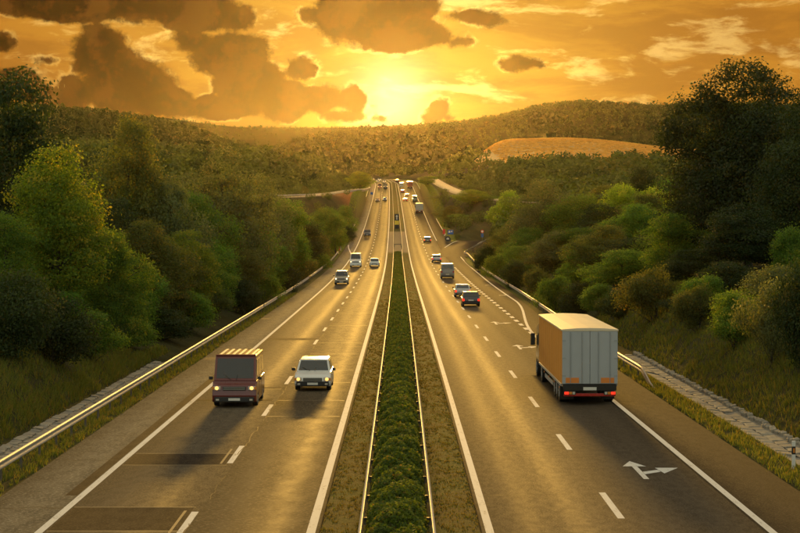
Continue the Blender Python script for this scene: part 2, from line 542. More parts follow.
# other roads: (x, y, z) polylines that the land is graded to
RAMP = [(11.6, 300, None), (12.2, 380, None), (14.2, 430, None), (18.5, 468, None), (25.0, 492, 3.5), (36.0, 505, 3.2), (60.0, 512, 2.0)]
RAMP = [(x + float(cx(y)), y, float(zr(y)) if z is None else z) for x, y, z in RAMP]
LANE_W = [(-95, 500, 13.4), (-58, 530, 15.2), (-30, 560, 16.6), (-22, 630, 19.0), (-17.5, 720, 21.2), (-16, 800, 23.6)]
LANE_E = [(15.5, 905, 30.2), (17.0, 800, 25.6), (19.0, 700, 21.4), (23.0, 610, 17.6), (34.0, 540, 14.8), (60, 490, 13.0)]


def dense(path, step=4.0):
    P = np.array(path, float); out = []
    # Catmull-Rom
    for i in range(len(P) - 1):
        p0 = P[max(i - 1, 0)]; p1 = P[i]; p2 = P[i + 1]; p3 = P[min(i + 2, len(P) - 1)]
        n = max(2, int(np.linalg.norm(p2 - p1) / step))
        for k in range(n):
            t = k / n
            out.append(0.5 * ((2 * p1) + (-p0 + p2) * t + (2 * p0 - 5 * p1 + 4 * p2 - p3) * t * t + (-p0 + 3 * p1 - 3 * p2 + p3) * t ** 3))
    out.append(P[-1])
    return np.array(out)


PADS = [(dense(RAMP), 4.6, 7.0, 0.10), (dense(LANE_W), 4.2, 12.0, 0.12), (dense(LANE_E), 4.2, 10.0, 0.12)]


def wide_r(d):                     # right edge of the asphalt: the exit lane opens
    return 12.3 + 1.35 * sm(130, 250, d) - 1.0 * sm(470, 500, d)


def terrain(u, d):
    u = np.asarray(u, float); d = np.asarray(d, float)
    a = np.abs(u); L = u < 0
    base = zr(d)
    edge = np.where(L, 12.15, wide_r(d) + 0.15)
    z = np.where(a < 2.15, 0.03, np.where(a < edge - 0.1, -0.14, -0.02))
    off = a - np.where(L, 0, edge - 12.3)
    z = z - 0.20 * np.exp(-((off - 14.3) / 0.62) ** 2)
    b = np.clip(off - 15.0, 0, None)
    hl = 1.1 + 2.5 * sm(118, 92, d); hr = 2.6 + 1.9 * sm(220, 120, d)
    bank = np.where(L, hl * (1 - np.exp(-b / 3.2)) + 0.055 * b, hr * (1 - np.exp(-b / 4.2)) + np.minimum(0.075 * b, 3.0 + 0.02 * b))
    bank = bank * np.where(d > 400, 0.8, 1.0)
    far_l = 9.0 * sm(340, 560, d) * sm(16, 60, a) * (1 - 0.3 * sm(800, 1100, d))
    far_r = 3.0 * sm(500, 900, d) * sm(15, 90, a)
    bank = bank + np.where(L, far_l, far_r)
    bank = np.minimum(bank, 22)
    bank = bank + wav(u, d, 0.11) * 0.55 * sm(15.5, 26, off) + wav(u, d, 0.9) * 0.10 * sm(15, 17, off)
    z = base + z + bank
    x = u + cx(d)
    for P, hw, fall, drop in PADS:
        box = (x > P[:, 0].min() - 25) & (x < P[:, 0].max() + 25) & (d > P[:, 1].min() - 25) & (d < P[:, 1].max() + 25) & (a > 12.6)
        if not box.any(): continue
        xs, ds = x[box], d[box]
        d2 = (xs[:, None] - P[None, :, 0]) ** 2 + (ds[:, None] - P[None, :, 1]) ** 2
        i = d2.argmin(1); dist = np.sqrt(d2[np.arange(len(i)), i])
        wgt = 1 - sm(hw, hw + fall, dist)
        z[box] = z[box] * (1 - wgt) + (P[i, 2] - drop) * wgt
    return z


def ground_z(x, d):
    x = np.atleast_1d(np.asarray(x, float)); d = np.atleast_1d(np.asarray(d, float))
    return terrain(x - cx(d), d)


def sight(px, d): return (px - 401) / FOC * d           # world x seen at photo column px at distance d


def build_ground():
    us = np.concatenate([[0, 1, 2.1, 2.2, 7, 12.0, 12.1, 12.25, 12.6, 12.9, 13.2, 13.5], np.arange(13.6, 20, 0.3),
                         np.arange(20, 40, 1.2), np.arange(40, 120, 5), np.arange(120, 400, 20), np.geomspace(400, 3200, 16)])
    us = np.unique(np.concatenate([-us, us]))
    ds = np.concatenate([np.arange(-80, 40, 8), np.arange(40, 130, 1.0), np.arange(130, 300, 3), np.arange(300, 1000, 5), np.geomspace(1000, 6500, 60)])
    U, D = np.meshgrid(us, ds)
    Z = terrain(U.ravel(), D.ravel()).reshape(U.shape)
    X = U + np.clip(cx(D), -120, 0)
    V = np.stack([X, D, Z], -1).reshape(-1, 3)
    nx = len(us); ny = len(ds)
    i = np.arange(ny - 1)[:, None] * nx + np.arange(nx - 1)[None, :]
    F = np.stack([i, i + 1, i + nx + 1, i + nx], -1).reshape(-1, 4)
    u = U.ravel(); d = D.ravel(); a = np.abs(u)
    dry = np.where(a < 2.6, 1.0, np.where((a > 12) & (a < 13.7), 0.55, 0.15))
    lush = np.where((u < -12.4) & (u > -17), sm(330, 400, d) * sm(470, 440, d), 0) + np.where((u > 13) & (u < 15.6), sm(170, 260, d), 0) \
        + np.where((a > 12.6) & (a < 15.5), sm(560, 640, d), 0)
    soil = np.where((u < -15) & (u > -34), sm(560, 600, d) * sm(760, 700, d), 0) * 1.0
    pave = np.where(a < 2.2, sm(395, 410, d) * sm(530, 520, d), 0)
    me = np_mesh('ground', V, F, 'ground', True, {'dry': ('POINT', dry), 'lush': ('POINT', np.clip(lush, 0, 1)), 'soil': ('POINT', soil), 'pave': ('POINT', pave)})
    tag(link_obj('ground', me), 'olive brown grassy land beside the motorway', None, None, 'structure')


build_ground()


def strip(name, x0, x1, d0, d1, zo, mat, parent=None, skirt=0.0, step=5.0):
    """a sheet along the road between two lateral offsets (numbers or functions of d)"""
    n = max(2, int((d1 - d0) / step) + 1)
    d = np.linspace(d0, d1, n)
    A = x0(d) if callable(x0) else np.full(n, float(x0)); B = x1(d) if callable(x1) else np.full(n, float(x1))
    c = cx(d); z = zr(d) + zo
    cols = [np.stack([c + A, d, z], 1), np.stack([c + B, d, z], 1)]
    if skirt:
        cols = [np.stack([c + A - 0.02, d, z - skirt], 1)] + cols + [np.stack([c + B + 0.02, d, z - skirt], 1)]
    k = len(cols); V = np.stack(cols, 1).reshape(-1, 3)
    i = np.arange(n - 1)[:, None] * k + np.arange(k - 1)[None, :]
    F = np.stack([i, i + 1, i + k + 1, i + k], -1).reshape(-1, 4)
    return link_obj(name, np_mesh(name, V, F, mat), parent)


def stroad(name, label, *a, **k): return tag(strip(name, *a, **k), label, None, None, 'structure')


D0, D1 = -60, 1240
road_r = stroad('road', 'carriageway with traffic driving away beside the hedge', 2.2, 9.75, D0, D1, 0, 'asphalt_right', skirt=0.2)
stroad('road_shoulder', 'dark hard shoulder and exit lane beyond the solid white line', 9.75, wide_r, D0, D1, 0, 'asphalt_shoulder', skirt=0.2)
road_l = stroad('road', 'slow lane of the carriageway with oncoming traffic', -9.75, -5.75, D0, D1, 0, 'asphalt_left', skirt=0.2)
road_p = stroad('road', 'coarse passing lane of the oncoming carriageway', -5.75, -2.2, D0, D1, 0, 'asphalt_coarse', skirt=0.2)
shoulder_l = stroad('road_shoulder', 'pale concrete hard shoulder along the oncoming carriageway', -12.1, -9.75, D0, D1, 0, 'concrete_shoulder', skirt=0.2)

# painted lines
PZ = 0.006
strip('edge_line', 2.28, 2.50, D0, D1, PZ, 'road_paint', road_r)
strip('edge_line', 9.84, 10.06, D0, 137, PZ, 'road_paint', road_r)
strip('edge_line', lambda d: 9.84 + 2.5 * sm(133, 200, d) + 0.4 * sm(200, 350, d), lambda d: 10.06 + 2.5 * sm(133, 200, d) + 0.4 * sm(200, 350, d), 137, 420, PZ, 'road_paint', road_r, step=3)
strip('edge_line', 9.84, 10.06, 470, D1, PZ, 'road_paint', road_r)
strip('edge_line', -2.52, -2.28, D0, D1, PZ, 'road_paint', road_p)
strip('edge_line', -9.78, -9.56, D0, 372, PZ, 'road_paint', road_l)
strip('edge_line', -9.78, -9.56, 400, D1, PZ, 'road_paint', road_l)
# lane dashes: 5 m painted, 16 m apart
DASH_R0, DASH_L0, PER = 51.6, 47.8, 15.75
k = 0
while True:
    d = DASH_R0 + PER * k - PER
    if d > 900: break
    strip('lane_dash', 6.08, 6.28, d, d + 5.0, PZ, 'road_paint', road_r); k += 1
k = 0
while True:
    d = DASH_L0 + PER * k - PER
    if d > 900: break
    strip('lane_dash', -5.98, -5.78, d, d + 5.0, PZ, 'road_paint', road_l); k += 1
# broad short dashes along the exit lane
d = 138.0
while d < 330:
    strip('exit_dash', 9.76, 10.10, d, d + 3.0, PZ, 'road_paint', road_r, step=3); d += 6.0
# the oncoming slip road's taper line
strip('taper_line', lambda d: -12.0 + (d - 400) * -0.0 + 2.3 * sm(452, 372, d), lambda d: -11.75 + 2.3 * sm(452, 372, d), 372, 446, PZ, 'road_paint', road_l, step=3)


def arrow(d, x, parent, right=True, ahead=True):
    """a stretched lane arrow: straight on with a right branch"""
    mb = MB(); z = float(zr(d)) + PZ + 0.001; X = x + float(cx(d))
    def poly(pts): mb.add([(X + p[0], d + p[1], z) for p in pts], [tuple(range(len(pts)))])
    if ahead:
        poly([(-0.09, 0), (0.09, 0), (0.09, 3.1), (-0.09, 3.1)])
        poly([(-0.40, 3.12), (0.40, 3.12), (0.0, 4.5)])
    if right:
        poly([(0.10, 1.15), (0.70, 1.75), (0.68, 2.25), (0.10, 1.75)])
        poly([(0.77, 1.35), (1.42, 2.75), (0.64, 2.75)])
    return mb.build('lane_arrow', 'road_paint', parent)


for dd in (59.6, 121.5, 151.5): arrow(dd, 7.95, road_r)
for dd in (212, 246): arrow(dd, 11.4, road_r, True, False)

# repairs in the slow lane and on the shoulder
for (d0, d1) in ((49.6, 53.6), (63.2, 66.2), (86, 86.7), (92.5, 93.2), (131, 133.5)):
    strip('repair_patch', -9.5, -6.0, d0, d1, 0.004, 'asphalt_patch', road_l, step=1)
strip('repair_patch', -10.18, -9.82, 56, 104, 0.004, 'asphalt_patch', shoulder_l)
plain('sealant', (0.16, 0.13, 0.085), 0.7, 0, 0.3)
plain('crack', (0.022, 0.018, 0.014), 0.8, 0, 0.3)
for d0 in (49.4, 53.6, 63.0, 66.2, 92.2): strip('seal_line', -9.5, -5.95, d0, d0 + 0.10, 0.0062, 'sealant', road_l, step=1)
for d0 in (63.4, 48.8): strip('seal_line', -6.22, -6.14, d0, d0 + 4.2, 0.0066, 'sealant', road_l, step=1)
for d0 in (79, 86.2, 96, 104, 117, 128, 150, 171, 196): strip('seal_line', -5.7, -2.6, d0, d0 + 0.14, 0.0062, 'sealant', road_p, step=1)
for i in range(26):
    d0 = 46 + i * 9.0 + random.uniform(-1.5, 1.5)
    pts = [(-12.0 + j * 0.36, d0 + random.uniform(-0.18, 0.18)) for j in range(7)]
    mb = MB(); w = 0.035
    for (p, q) in zip(pts, pts[1:]):
        z = float(zr(d0)) + 0.005
        mb.add([(p[0], p[1] - w, z), (q[0], q[1] - w, z), (q[0], q[1] + w, z), (p[0], p[1] + w, z)], [(0, 1, 2, 3)])
    mb.build('crack', 'crack', shoulder_l)
rc = random.Random(77)
def crack_run(parent, x0, x1, d0, d1, n, w, zo=0.0048):
    """a wandering crack from (x0, d0) to (x1, d1)"""
    pts = [(x0 + (x1 - x0) * i / n + rc.uniform(-.07, .07), d0 + (d1 - d0) * i / n + rc.uniform(-.15, .15)) for i in range(n + 1)]
    mb = MB(); side = abs(x1 - x0) > abs(d1 - d0) * 0.3
    for (p, q) in zip(pts, pts[1:]):
        zp = float(zr(p[1])) + zo; zq = float(zr(q[1])) + zo; cp, cq = float(cx(p[1])), float(cx(q[1])); ww = w * rc.uniform(0.6, 1.4)
        if side: mb.add([(p[0] + cp, p[1] - ww * 2, zp), (q[0] + cq, q[1] - ww * 2, zq), (q[0] + cq, q[1] + ww * 2, zq), (p[0] + cp, p[1] + ww * 2, zp)], [(0, 1, 2, 3)])
        else: mb.add([(p[0] + cp - ww, p[1], zp), (p[0] + cp + ww, p[1], zp), (q[0] + cq + ww, q[1], zq), (q[0] + cq - ww, q[1], zq)], [(0, 1, 2, 3)])
    mb.build('crack', 'crack', parent)
for i in range(12): crack_run(road_l, -5.76 + rc.uniform(-.02, .02), -5.76, 44 + i * 11, 44 + i * 11 + rc.uniform(5, 10), 14, 0.016, 0.0072)
for i in range(9): crack_run(road_r, 9.70, 9.70, 44 + i * 12, 44 + i * 12 + rc.uniform(5, 11), 14, 0.014)
for d_ in (56, 71, 83, 99, 118, 139): crack_run(road_r, 2.6, rc.uniform(4.5, 6.0), d_, d_ + rc.uniform(-.6, .6), 8, 0.012)
for d_ in (58, 74.5, 81, 101, 123): crack_run(road_l, -9.4, rc.uniform(-7.5, -6.2), d_, d_ + rc.uniform(-.6, .6), 8, 0.012)
# drain grates on the shoulder edge
for d0 in (112, 160): strip('drain_cover', -12.0, -11.3, d0, d0 + 2.2, 0.0045, 'crack', shoulder_l, step=1)


def ribbon(name, path, w, zo, mat, label=None, parent=None):
    P = dense(path, 3.0); T = np.gradient(P[:, :2], axis=0); T /= np.linalg.norm(T, axis=1)[:, None]
    Nn = np.stack([T[:, 1], -T[:, 0]], 1); n = len(P)
    cols = []
    for s, dz in ((-w - 0.03, -0.3), (-w, 0), (w, 0), (w + 0.03, -0.3)):
        cols.append(np.stack([P[:, 0] + Nn[:, 0] * s, P[:, 1] + Nn[:, 1] * s, P[:, 2] + zo + dz], 1))
    V = np.stack(cols, 1).reshape(-1, 3); i = np.arange(n - 1)[:, None] * 4 + np.arange(3)[None, :]
    F = np.stack([i, i + 1, i + 5, i + 4], -1).reshape(-1, 4)
    o = link_obj(name, np_mesh(name, V, F, mat), parent)
    if label: tag(o, label, None, None, 'structure')
    return o


ramp = ribbon('slip_road', RAMP[1:], 3.6, 0.012, 'asphalt_shoulder', 'exit slip road curving away behind the trees')
def offs(path, s):
    P = dense(path, 3.0); T = np.gradient(P[:, :2], axis=0); T /= np.linalg.norm(T, axis=1)[:, None]
    return np.stack([P[:, 0] + T[:, 1] * s, P[:, 1] - T[:, 0] * s, P[:, 2]], 1)
for s in (3.3, -3.3): ribbon('edge_line', offs(RAMP[2:], s)[::4], 0.12, 0.02, 'road_paint', None, ramp)
ribbon('side_road', LANE_W, 2.8, 0.0, 'pale_road', 'pale side road climbing towards the crest above red soil')
ribbon('side_road', LANE_E, 2.8, 0.0, 'pale_road', 'pale side road slanting down among trees beyond the exit')

# ------------------------------------------------------------------ guardrails
WPROF = [(0.0, 0.43), (0.045, 0.455), (0.07, 0.50), (0.03, 0.56), (0.0, 0.595), (0.03, 0.63), (0.07, 0.69), (0.045, 0.735), (0.0, 0.76)]


def guardrail(label, path, side, post_gap=3.2, group='roadside crash barriers', end_down=None, posts=True, seg=None, hide_after=1e9, post_h=0.70):
    """path: (x, y, z) polyline; side +1: the beam faces +x"""
    P = dense(path, 1.6)
    root = empty('guardrail', tuple(P[0]))
    tag(root, label, 'guardrail', group)
    lens = np.concatenate([[0], np.cumsum(np.linalg.norm(np.diff(P[:, :2], axis=0), axis=1))])
    total = lens[-1]
    def at(s): return np.array([np.interp(s, lens, P[:, i]) for i in range(3)])
    seglen = seg or 12.8
    s = 0.0; pm = None
    while s < total - 0.5:
        e = min(s + seglen, total); n = max(2, int((e - s) / 1.6) + 1)
        vs_, fs = [], []
        ts = np.linspace(s - 0.02, e + 0.02, n)
        for i, t in enumerate(ts):
            p = at(np.clip(t, 0, total)); q = at(min(t + 0.3, total)); r = at(max(t - 0.3, 0))
            tx, ty = (q - r)[:2] / max(1e-6, np.linalg.norm((q - r)[:2]))
            nx, ny = ty * side, -tx * side
            drop = 0.0
            if end_down is not None:
                if end_down == 'start': drop = 0.70 * (1 - sm(0, 5.5, t))
                else: drop = 0.70 * (1 - sm(0, 5.5, total - t))
            for th in (0, -0.012):
                for (o_, h) in WPROF:
                    vs_.append((p[0] + nx * (o_ + th) - root.location[0], p[1] + ny * (o_ + th) - root.location[1], p[2] + h - float(drop) - root.location[2]))
        m = len(WPROF)
        for i in range(n - 1):
            a = i * 2 * m; b = a + 2 * m
            for k in range(m - 1):
                fs.append((a + k, a + k + 1, b + k + 1, b + k)); fs.append((a + m + k, b + m + k, b + m + k + 1, a + m + k + 1))
            fs.append((a + m - 1, a + 2 * m - 1, b + 2 * m - 1, b + m - 1)); fs.append((a, b, b + m, a + m))
        link_obj('rail', np_mesh('rail', vs_, fs, 'steel', False), root)
        s = e
    if posts:
        s = 0.8
        while s < total:
            p = at(s)
            if p[1] < hide_after:
                if pm is None:
                    mb = MB(); mb.box(-0.035, 0.035, -0.06, 0.06, -0.35, post_h); mb.box(0.035, 0.075, -0.045, 0.045, post_h - 0.2, post_h)
                    pm = mb.mesh('post', 'steel_post')
                low = end_down and (s < 5 if end_down == 'start' else total - s < 5)
                if not low:
                    o = link_obj('post', pm, root); o.location = (p[0] - side * 0.085 - root.location[0], p[1] - root.location[1], p[2] - root.location[2])
                    if side < 0: o.rotation_euler = (0, 0, math.pi)
            s += post_gap
    return root


def along(u, d0, d1, step=12.0, zo=-0.02):
    d = np.linspace(d0, d1, max(2, int((d1 - d0) / step)))
    U = u(d) if callable(u) else np.full(len(d), float(u))
    return [(float(a + cx(b)), float(b), float(zr(b)) + zo) for a, b in zip(U, d)]


guardrail('long steel guardrail on dark posts beside the pale concrete shoulder', along(-12.75, 36, 398), 1, end_down='end')
guardrail('far steel guardrail along the oncoming lanes up to the crest', along(-12.75, 470, 1060), 1, 4.0)
rr = along(lambda d: 12.75 + 1.1 * sm(100, 240, d) + 0.5 * sm(300, 380, d), 92.5, 395)
rr += [(p[0], p[1], p[2] - 0.02) for p in offs(RAMP[2:], 4.6)[6::5]]
guardrail('steel guardrail with turned down end running past the truck into the exit curve', rr, -1, end_down='start')
guardrail('far steel guardrail climbing beyond the exit nose', along(12.9, 492, 1060), -1, 4.0)
guardrail('slim median guardrail along the hedge on the oncoming side', along(-0.98, 36, 404), -1, 4.0, post_h=0.50)
guardrail('slim median guardrail along the hedge on the outgoing side', along(0.80, 36, 404), 1, 4.0, post_h=0.50)
guardrail('far median guardrail past the hedge end on the oncoming side', along(-1.0, 408, 1060), -1, 6.0)
guardrail('far median guardrail past the hedge end on the outgoing side', along(1.0, 408, 1060), 1, 6.0)
guardrail('pale guardrail on the side road above the red soil', [(x - 0, y, z) for x, y, z in offs(LANE_W, 3.1)[::6]], 1, 4.0)

# ------------------------------------------------------------------ stone drainage channels
STONES = []
for i in range(8):
    r2 = random.Random(40 + i)
    bm = bmesh.new(); bmesh.ops.create_cube(bm, size=1.0)
    bmesh.ops.bevel(bm, geom=bm.edges[:], offset=0.13, segments=1, affect='EDGES')
    for v in bm.verts: v.co += Vector((r2.uniform(-.07, .07), r2.uniform(-.07, .07), r2.uniform(-.09, .09)))
    me = bpy.data.meshes.new('stone'); bm.to_mesh(me); bm.free(); me.materials.append(MATS['stone' if i % 2 else 'stone_grey']); STONES.append(me)


def channel(label, u0, rows, d0, d1, seed):
    r2 = random.Random(seed)
    root = empty('drainage_channel', (u0, d0, 0)); tag(root, label, 'drain channel', 'stone drainage channels')
    bed = MB()
    n = int((d1 - d0) / 3) + 1
    s = 1 if u0 > 0 else -1
    for i in range(n - 1):
        da, db = d0 + 3 * i, d0 + 3 * i + 3
        for (a, b) in ((u0 - 0.62, u0), (u0, u0 + 0.62)):
            za = lambda uu: float(zr(da)) - 0.02 - 0.20 * math.exp(-((uu - u0) / 0.62) ** 2) + 0.03
            bed.add([(a - u0, da - d0, za(a)), (b - u0, da - d0, za(b)), (b - u0, db - d0, za(b)), (a - u0, db - d0, za(a))], [(0, 1, 2, 3)])
    bed.build('bed', 'stone_grey', root)
    for (uo, wd, ln, ht, irr) in rows:
        d = d0 + r2.uniform(0, .3)
        while d < d1:
            l = ln * r2.uniform(0.75, 1.3)
            if r2.random() > 0.06 * irr:
                o = link_obj('stone', r2.choice(STONES), root)
                uu = u0 + uo + r2.uniform(-.03, .03) * irr
                zb = -0.02 - 0.20 * math.exp(-((uu - u0) / 0.62) ** 2)
                o.location = (uu - u0, d + l / 2 - d0, zb + ht * 0.25 + r2.uniform(-.015, .02) * irr)
                o.scale = (wd * r2.uniform(.85, 1.02), l * 0.93, ht * r2.uniform(.8, 1.2))
                o.rotation_euler = (r2.uniform(-.04, .04) * irr, math.atan(uo * 0.35) * -0.6 + r2.uniform(-.05, .05) * irr, r2.uniform(-.10, .10) * irr)
            d += l
    return root


channel('stone lined ditch behind the long guardrail below the grass knoll', -14.3, [(-0.44, 0.42, 0.62, 0.12, 1.3), (0.0, 0.42, 0.55, 0.11, 1.1), (0.44, 0.42, 0.60, 0.11, 1.3)], 54, 112, 3)
channel('cracked stone slab ditch at the foot of the bank beside the striped post', 14.3, [(-0.30, 0.62, 1.05, 0.12, 0.7), (0.26, 0.50, 0.85, 0.12, 0.9), (0.66, 0.26, 0.34, 0.22, 2.0)], 54, 118, 5)

# ------------------------------------------------------------------ hills
CLUMPS = []     # (xyz, size, tone) far trees gathered for the woodland


def hill(name, label, D, depth, sky_pts, foot, mat, pw=1.25, cover=0.0, size=9.0, back=0.5, rough=0.02, tone=(0.2, 0.8), x_lim=None, lower=0.0):
    px = np.arange(sky_pts[0][0], sky_pts[-1][0] + 1, 6.0)
    py = np.interp(px, [p[0] for p in sky_pts], [p[1] for p in sky_pts])
    kk = np.hanning(9); kk /= kk.sum(); py = np.convolve(np.pad(py, 4, mode='edge'), kk, mode='valid')
    X = (px - 401) / FOC * D
    ridge = CAM_H + (224 - py) / FOC * D - lower
    ts = np.concatenate([np.linspace(0, 1, 26), 1 + np.linspace(0.1, back, 6)])
    T, XX = np.meshgrid(ts, X, indexing='ij'); RG = np.broadcast_to(ridge, T.shape)
    Y = D - depth * (1 - T)
    S = np.where(T <= 1, np.sin(np.clip(T, 0, 1) * math.pi / 2) ** pw, 1 - 0.35 * ((T - 1) / back) ** 2)
    FT = np.broadcast_to(ground_z(X, np.full(len(X), D - depth)) - 0.8, T.shape) if foot is None else np.full(T.shape, float(foot))
    H = np.maximum(RG - FT, 1.0)
    if foot is None: H = H * np.broadcast_to(sm(0, 70, px - px[0]), T.shape)
    Z = FT + H * S + H * rough * wav(XX, Y, 0.012 * 2000 / D) * np.sin(np.clip(T, 0, 1) * math.pi)
    V = np.stack([XX, Y, Z], -1).reshape(-1, 3); nx = len(X); ny = len(ts)
    i = np.arange(ny - 1)[:, None] * nx + np.arange(nx - 1)[None, :]
    F = np.stack([i, i + 1, i + nx + 1, i + nx], -1).reshape(-1, 4)
    o = tag(link_obj(name, np_mesh(name, V, F, mat, True)), label, None, None, 'structure')
    if cover:
        n = int(cover)
        t = rng.uniform(0.0, 1.04, n); xi = rng.uniform(0, nx - 1.001, n)
        a = np.searchsorted(ts, t) - 1; a = np.clip(a, 0, ny - 2); fa = (t - ts[a]) / (ts[a + 1] - ts[a]); b = xi.astype(int); fb = xi - b
        def lerp(G): return (G[a, b] * (1 - fb) + G[a, b + 1] * fb) * (1 - fa) + (G[a + 1, b] * (1 - fb) + G[a + 1, b + 1] * fb) * fa
        p = np.stack([lerp(XX), lerp(Y), lerp(Z)], 1)
        sz = size * np.clip(rng.lognormal(-0.08, 0.33, n), 0.4, 1.9)
        patch = np.clip(0.5 + 0.6 * wav(p[:, 0], p[:, 1], 0.02) + 0.4 * wav(p[:, 0], p[:, 1] * 0.5, 0.006), 0, 1)
        tn = np.clip(tone[0] + (tone[1] - tone[0]) * (0.6 * patch + 0.4 * rng.random(n)), 0, 1)
        CLUMPS.append((p, sz, tn))
    return X, ts, XX, Y, Z


hill('hill', 'far hazy ridge under the setting sun', 2800, 500, [(-150, 110), (60, 114), (170, 117), (205, 123), (245, 127), (300, 127), (380, 127), (440, 126), (600, 130), (900, 140)], 20, 'hill_forest', 1.2, 5000, 2.6, lower=2, tone=(0.1, 0.5))
hill('hill', 'long wooded ridge rising behind the golden field', 2250, 700, [(230, 175), (280, 150), (310, 139), (340, 133), (380, 130), (420, 128), (470, 123), (500, 117), (530, 109), (565, 104), (600, 106), (640, 109), (690, 105), (740, 106), (800, 109), (1000, 112)], 30, 'hill_forest', 1.1, 15000, 3.0, lower=2, tone=(0.1, 0.55))
hill('hill', 'dark wooded slope falling from the dark trees towards the road crest', 1550, 800, [(-240, 92), (-40, 104), (60, 113), (100, 115), (150, 121), (190, 128), (225, 139), (255, 150), (290, 166), (320, 178), (350, 187), (380, 200)], 20, 'hill_forest', 1.15, 12000, 3.6, lower=3, tone=(0.1, 0.6))
FIELD = hill('hill', 'golden stubble field on a rounded hill', 1440, 300, [(436, 176), (446, 164), (462, 152), (480, 144), (510, 141), (560, 140), (600, 143), (640, 149), (680, 153), (760, 159), (850, 164), (1000, 170)], None, 'stubble', 1.0, 0)
hill('hill', 'scrubby slope between the golden field and the roadside trees', 1180, 380, [(432, 186), (450, 175), (480, 167), (520, 165), (560, 167), (600, 172), (650, 181), (700, 186), (780, 189), (1000, 193)], None, 'hill_scrub', 1.1, 3600, 3.0, lower=2.5, tone=(0.35, 1.0))
hill('hill', 'wooded rise closing the valley behind the road crest', 1700, 400, [(200, 200), (280, 178), (320, 168), (360, 165), (400, 167), (440, 172), (480, 182), (560, 200)], 30, 'hill_forest', 1.2, 5500, 3.0, lower=2, tone=(0.1, 0.55))

# ------------------------------------------------------------------ leaves and trees


def quads(C, size, outward=None, up=0.35, seed=0):
    """leaf cards: C centres, returns V, F"""
    r = np.random.default_rng(seed); n = len(C)
    nrm = r.normal(size=(n, 3))
    if outward is not None: nrm = nrm * 0.75 + outward * 0.8
    nrm[:, 2] += up
    nrm /= np.linalg.norm(nrm, axis=1)[:, None] + 1e-9
    h = r.normal(size=(n, 3)); t = np.cross(nrm, h); t /= np.linalg.norm(t, axis=1)[:, None] + 1e-9
    b = np.cross(nrm, t)
    s = size if np.ndim(size) else np.full(n, size)
    s = (s * r.uniform(0.7, 1.3, n))[:, None]
    V = np.stack([C - t * s * 0.5, C - b * s * 0.32 + t * s * 0.05, C + t * s * 0.55, C + b * s * 0.32], 1).reshape(-1, 3)
    F = np.arange(4 * n, dtype=np.int32).reshape(n, 4)
    return V, F


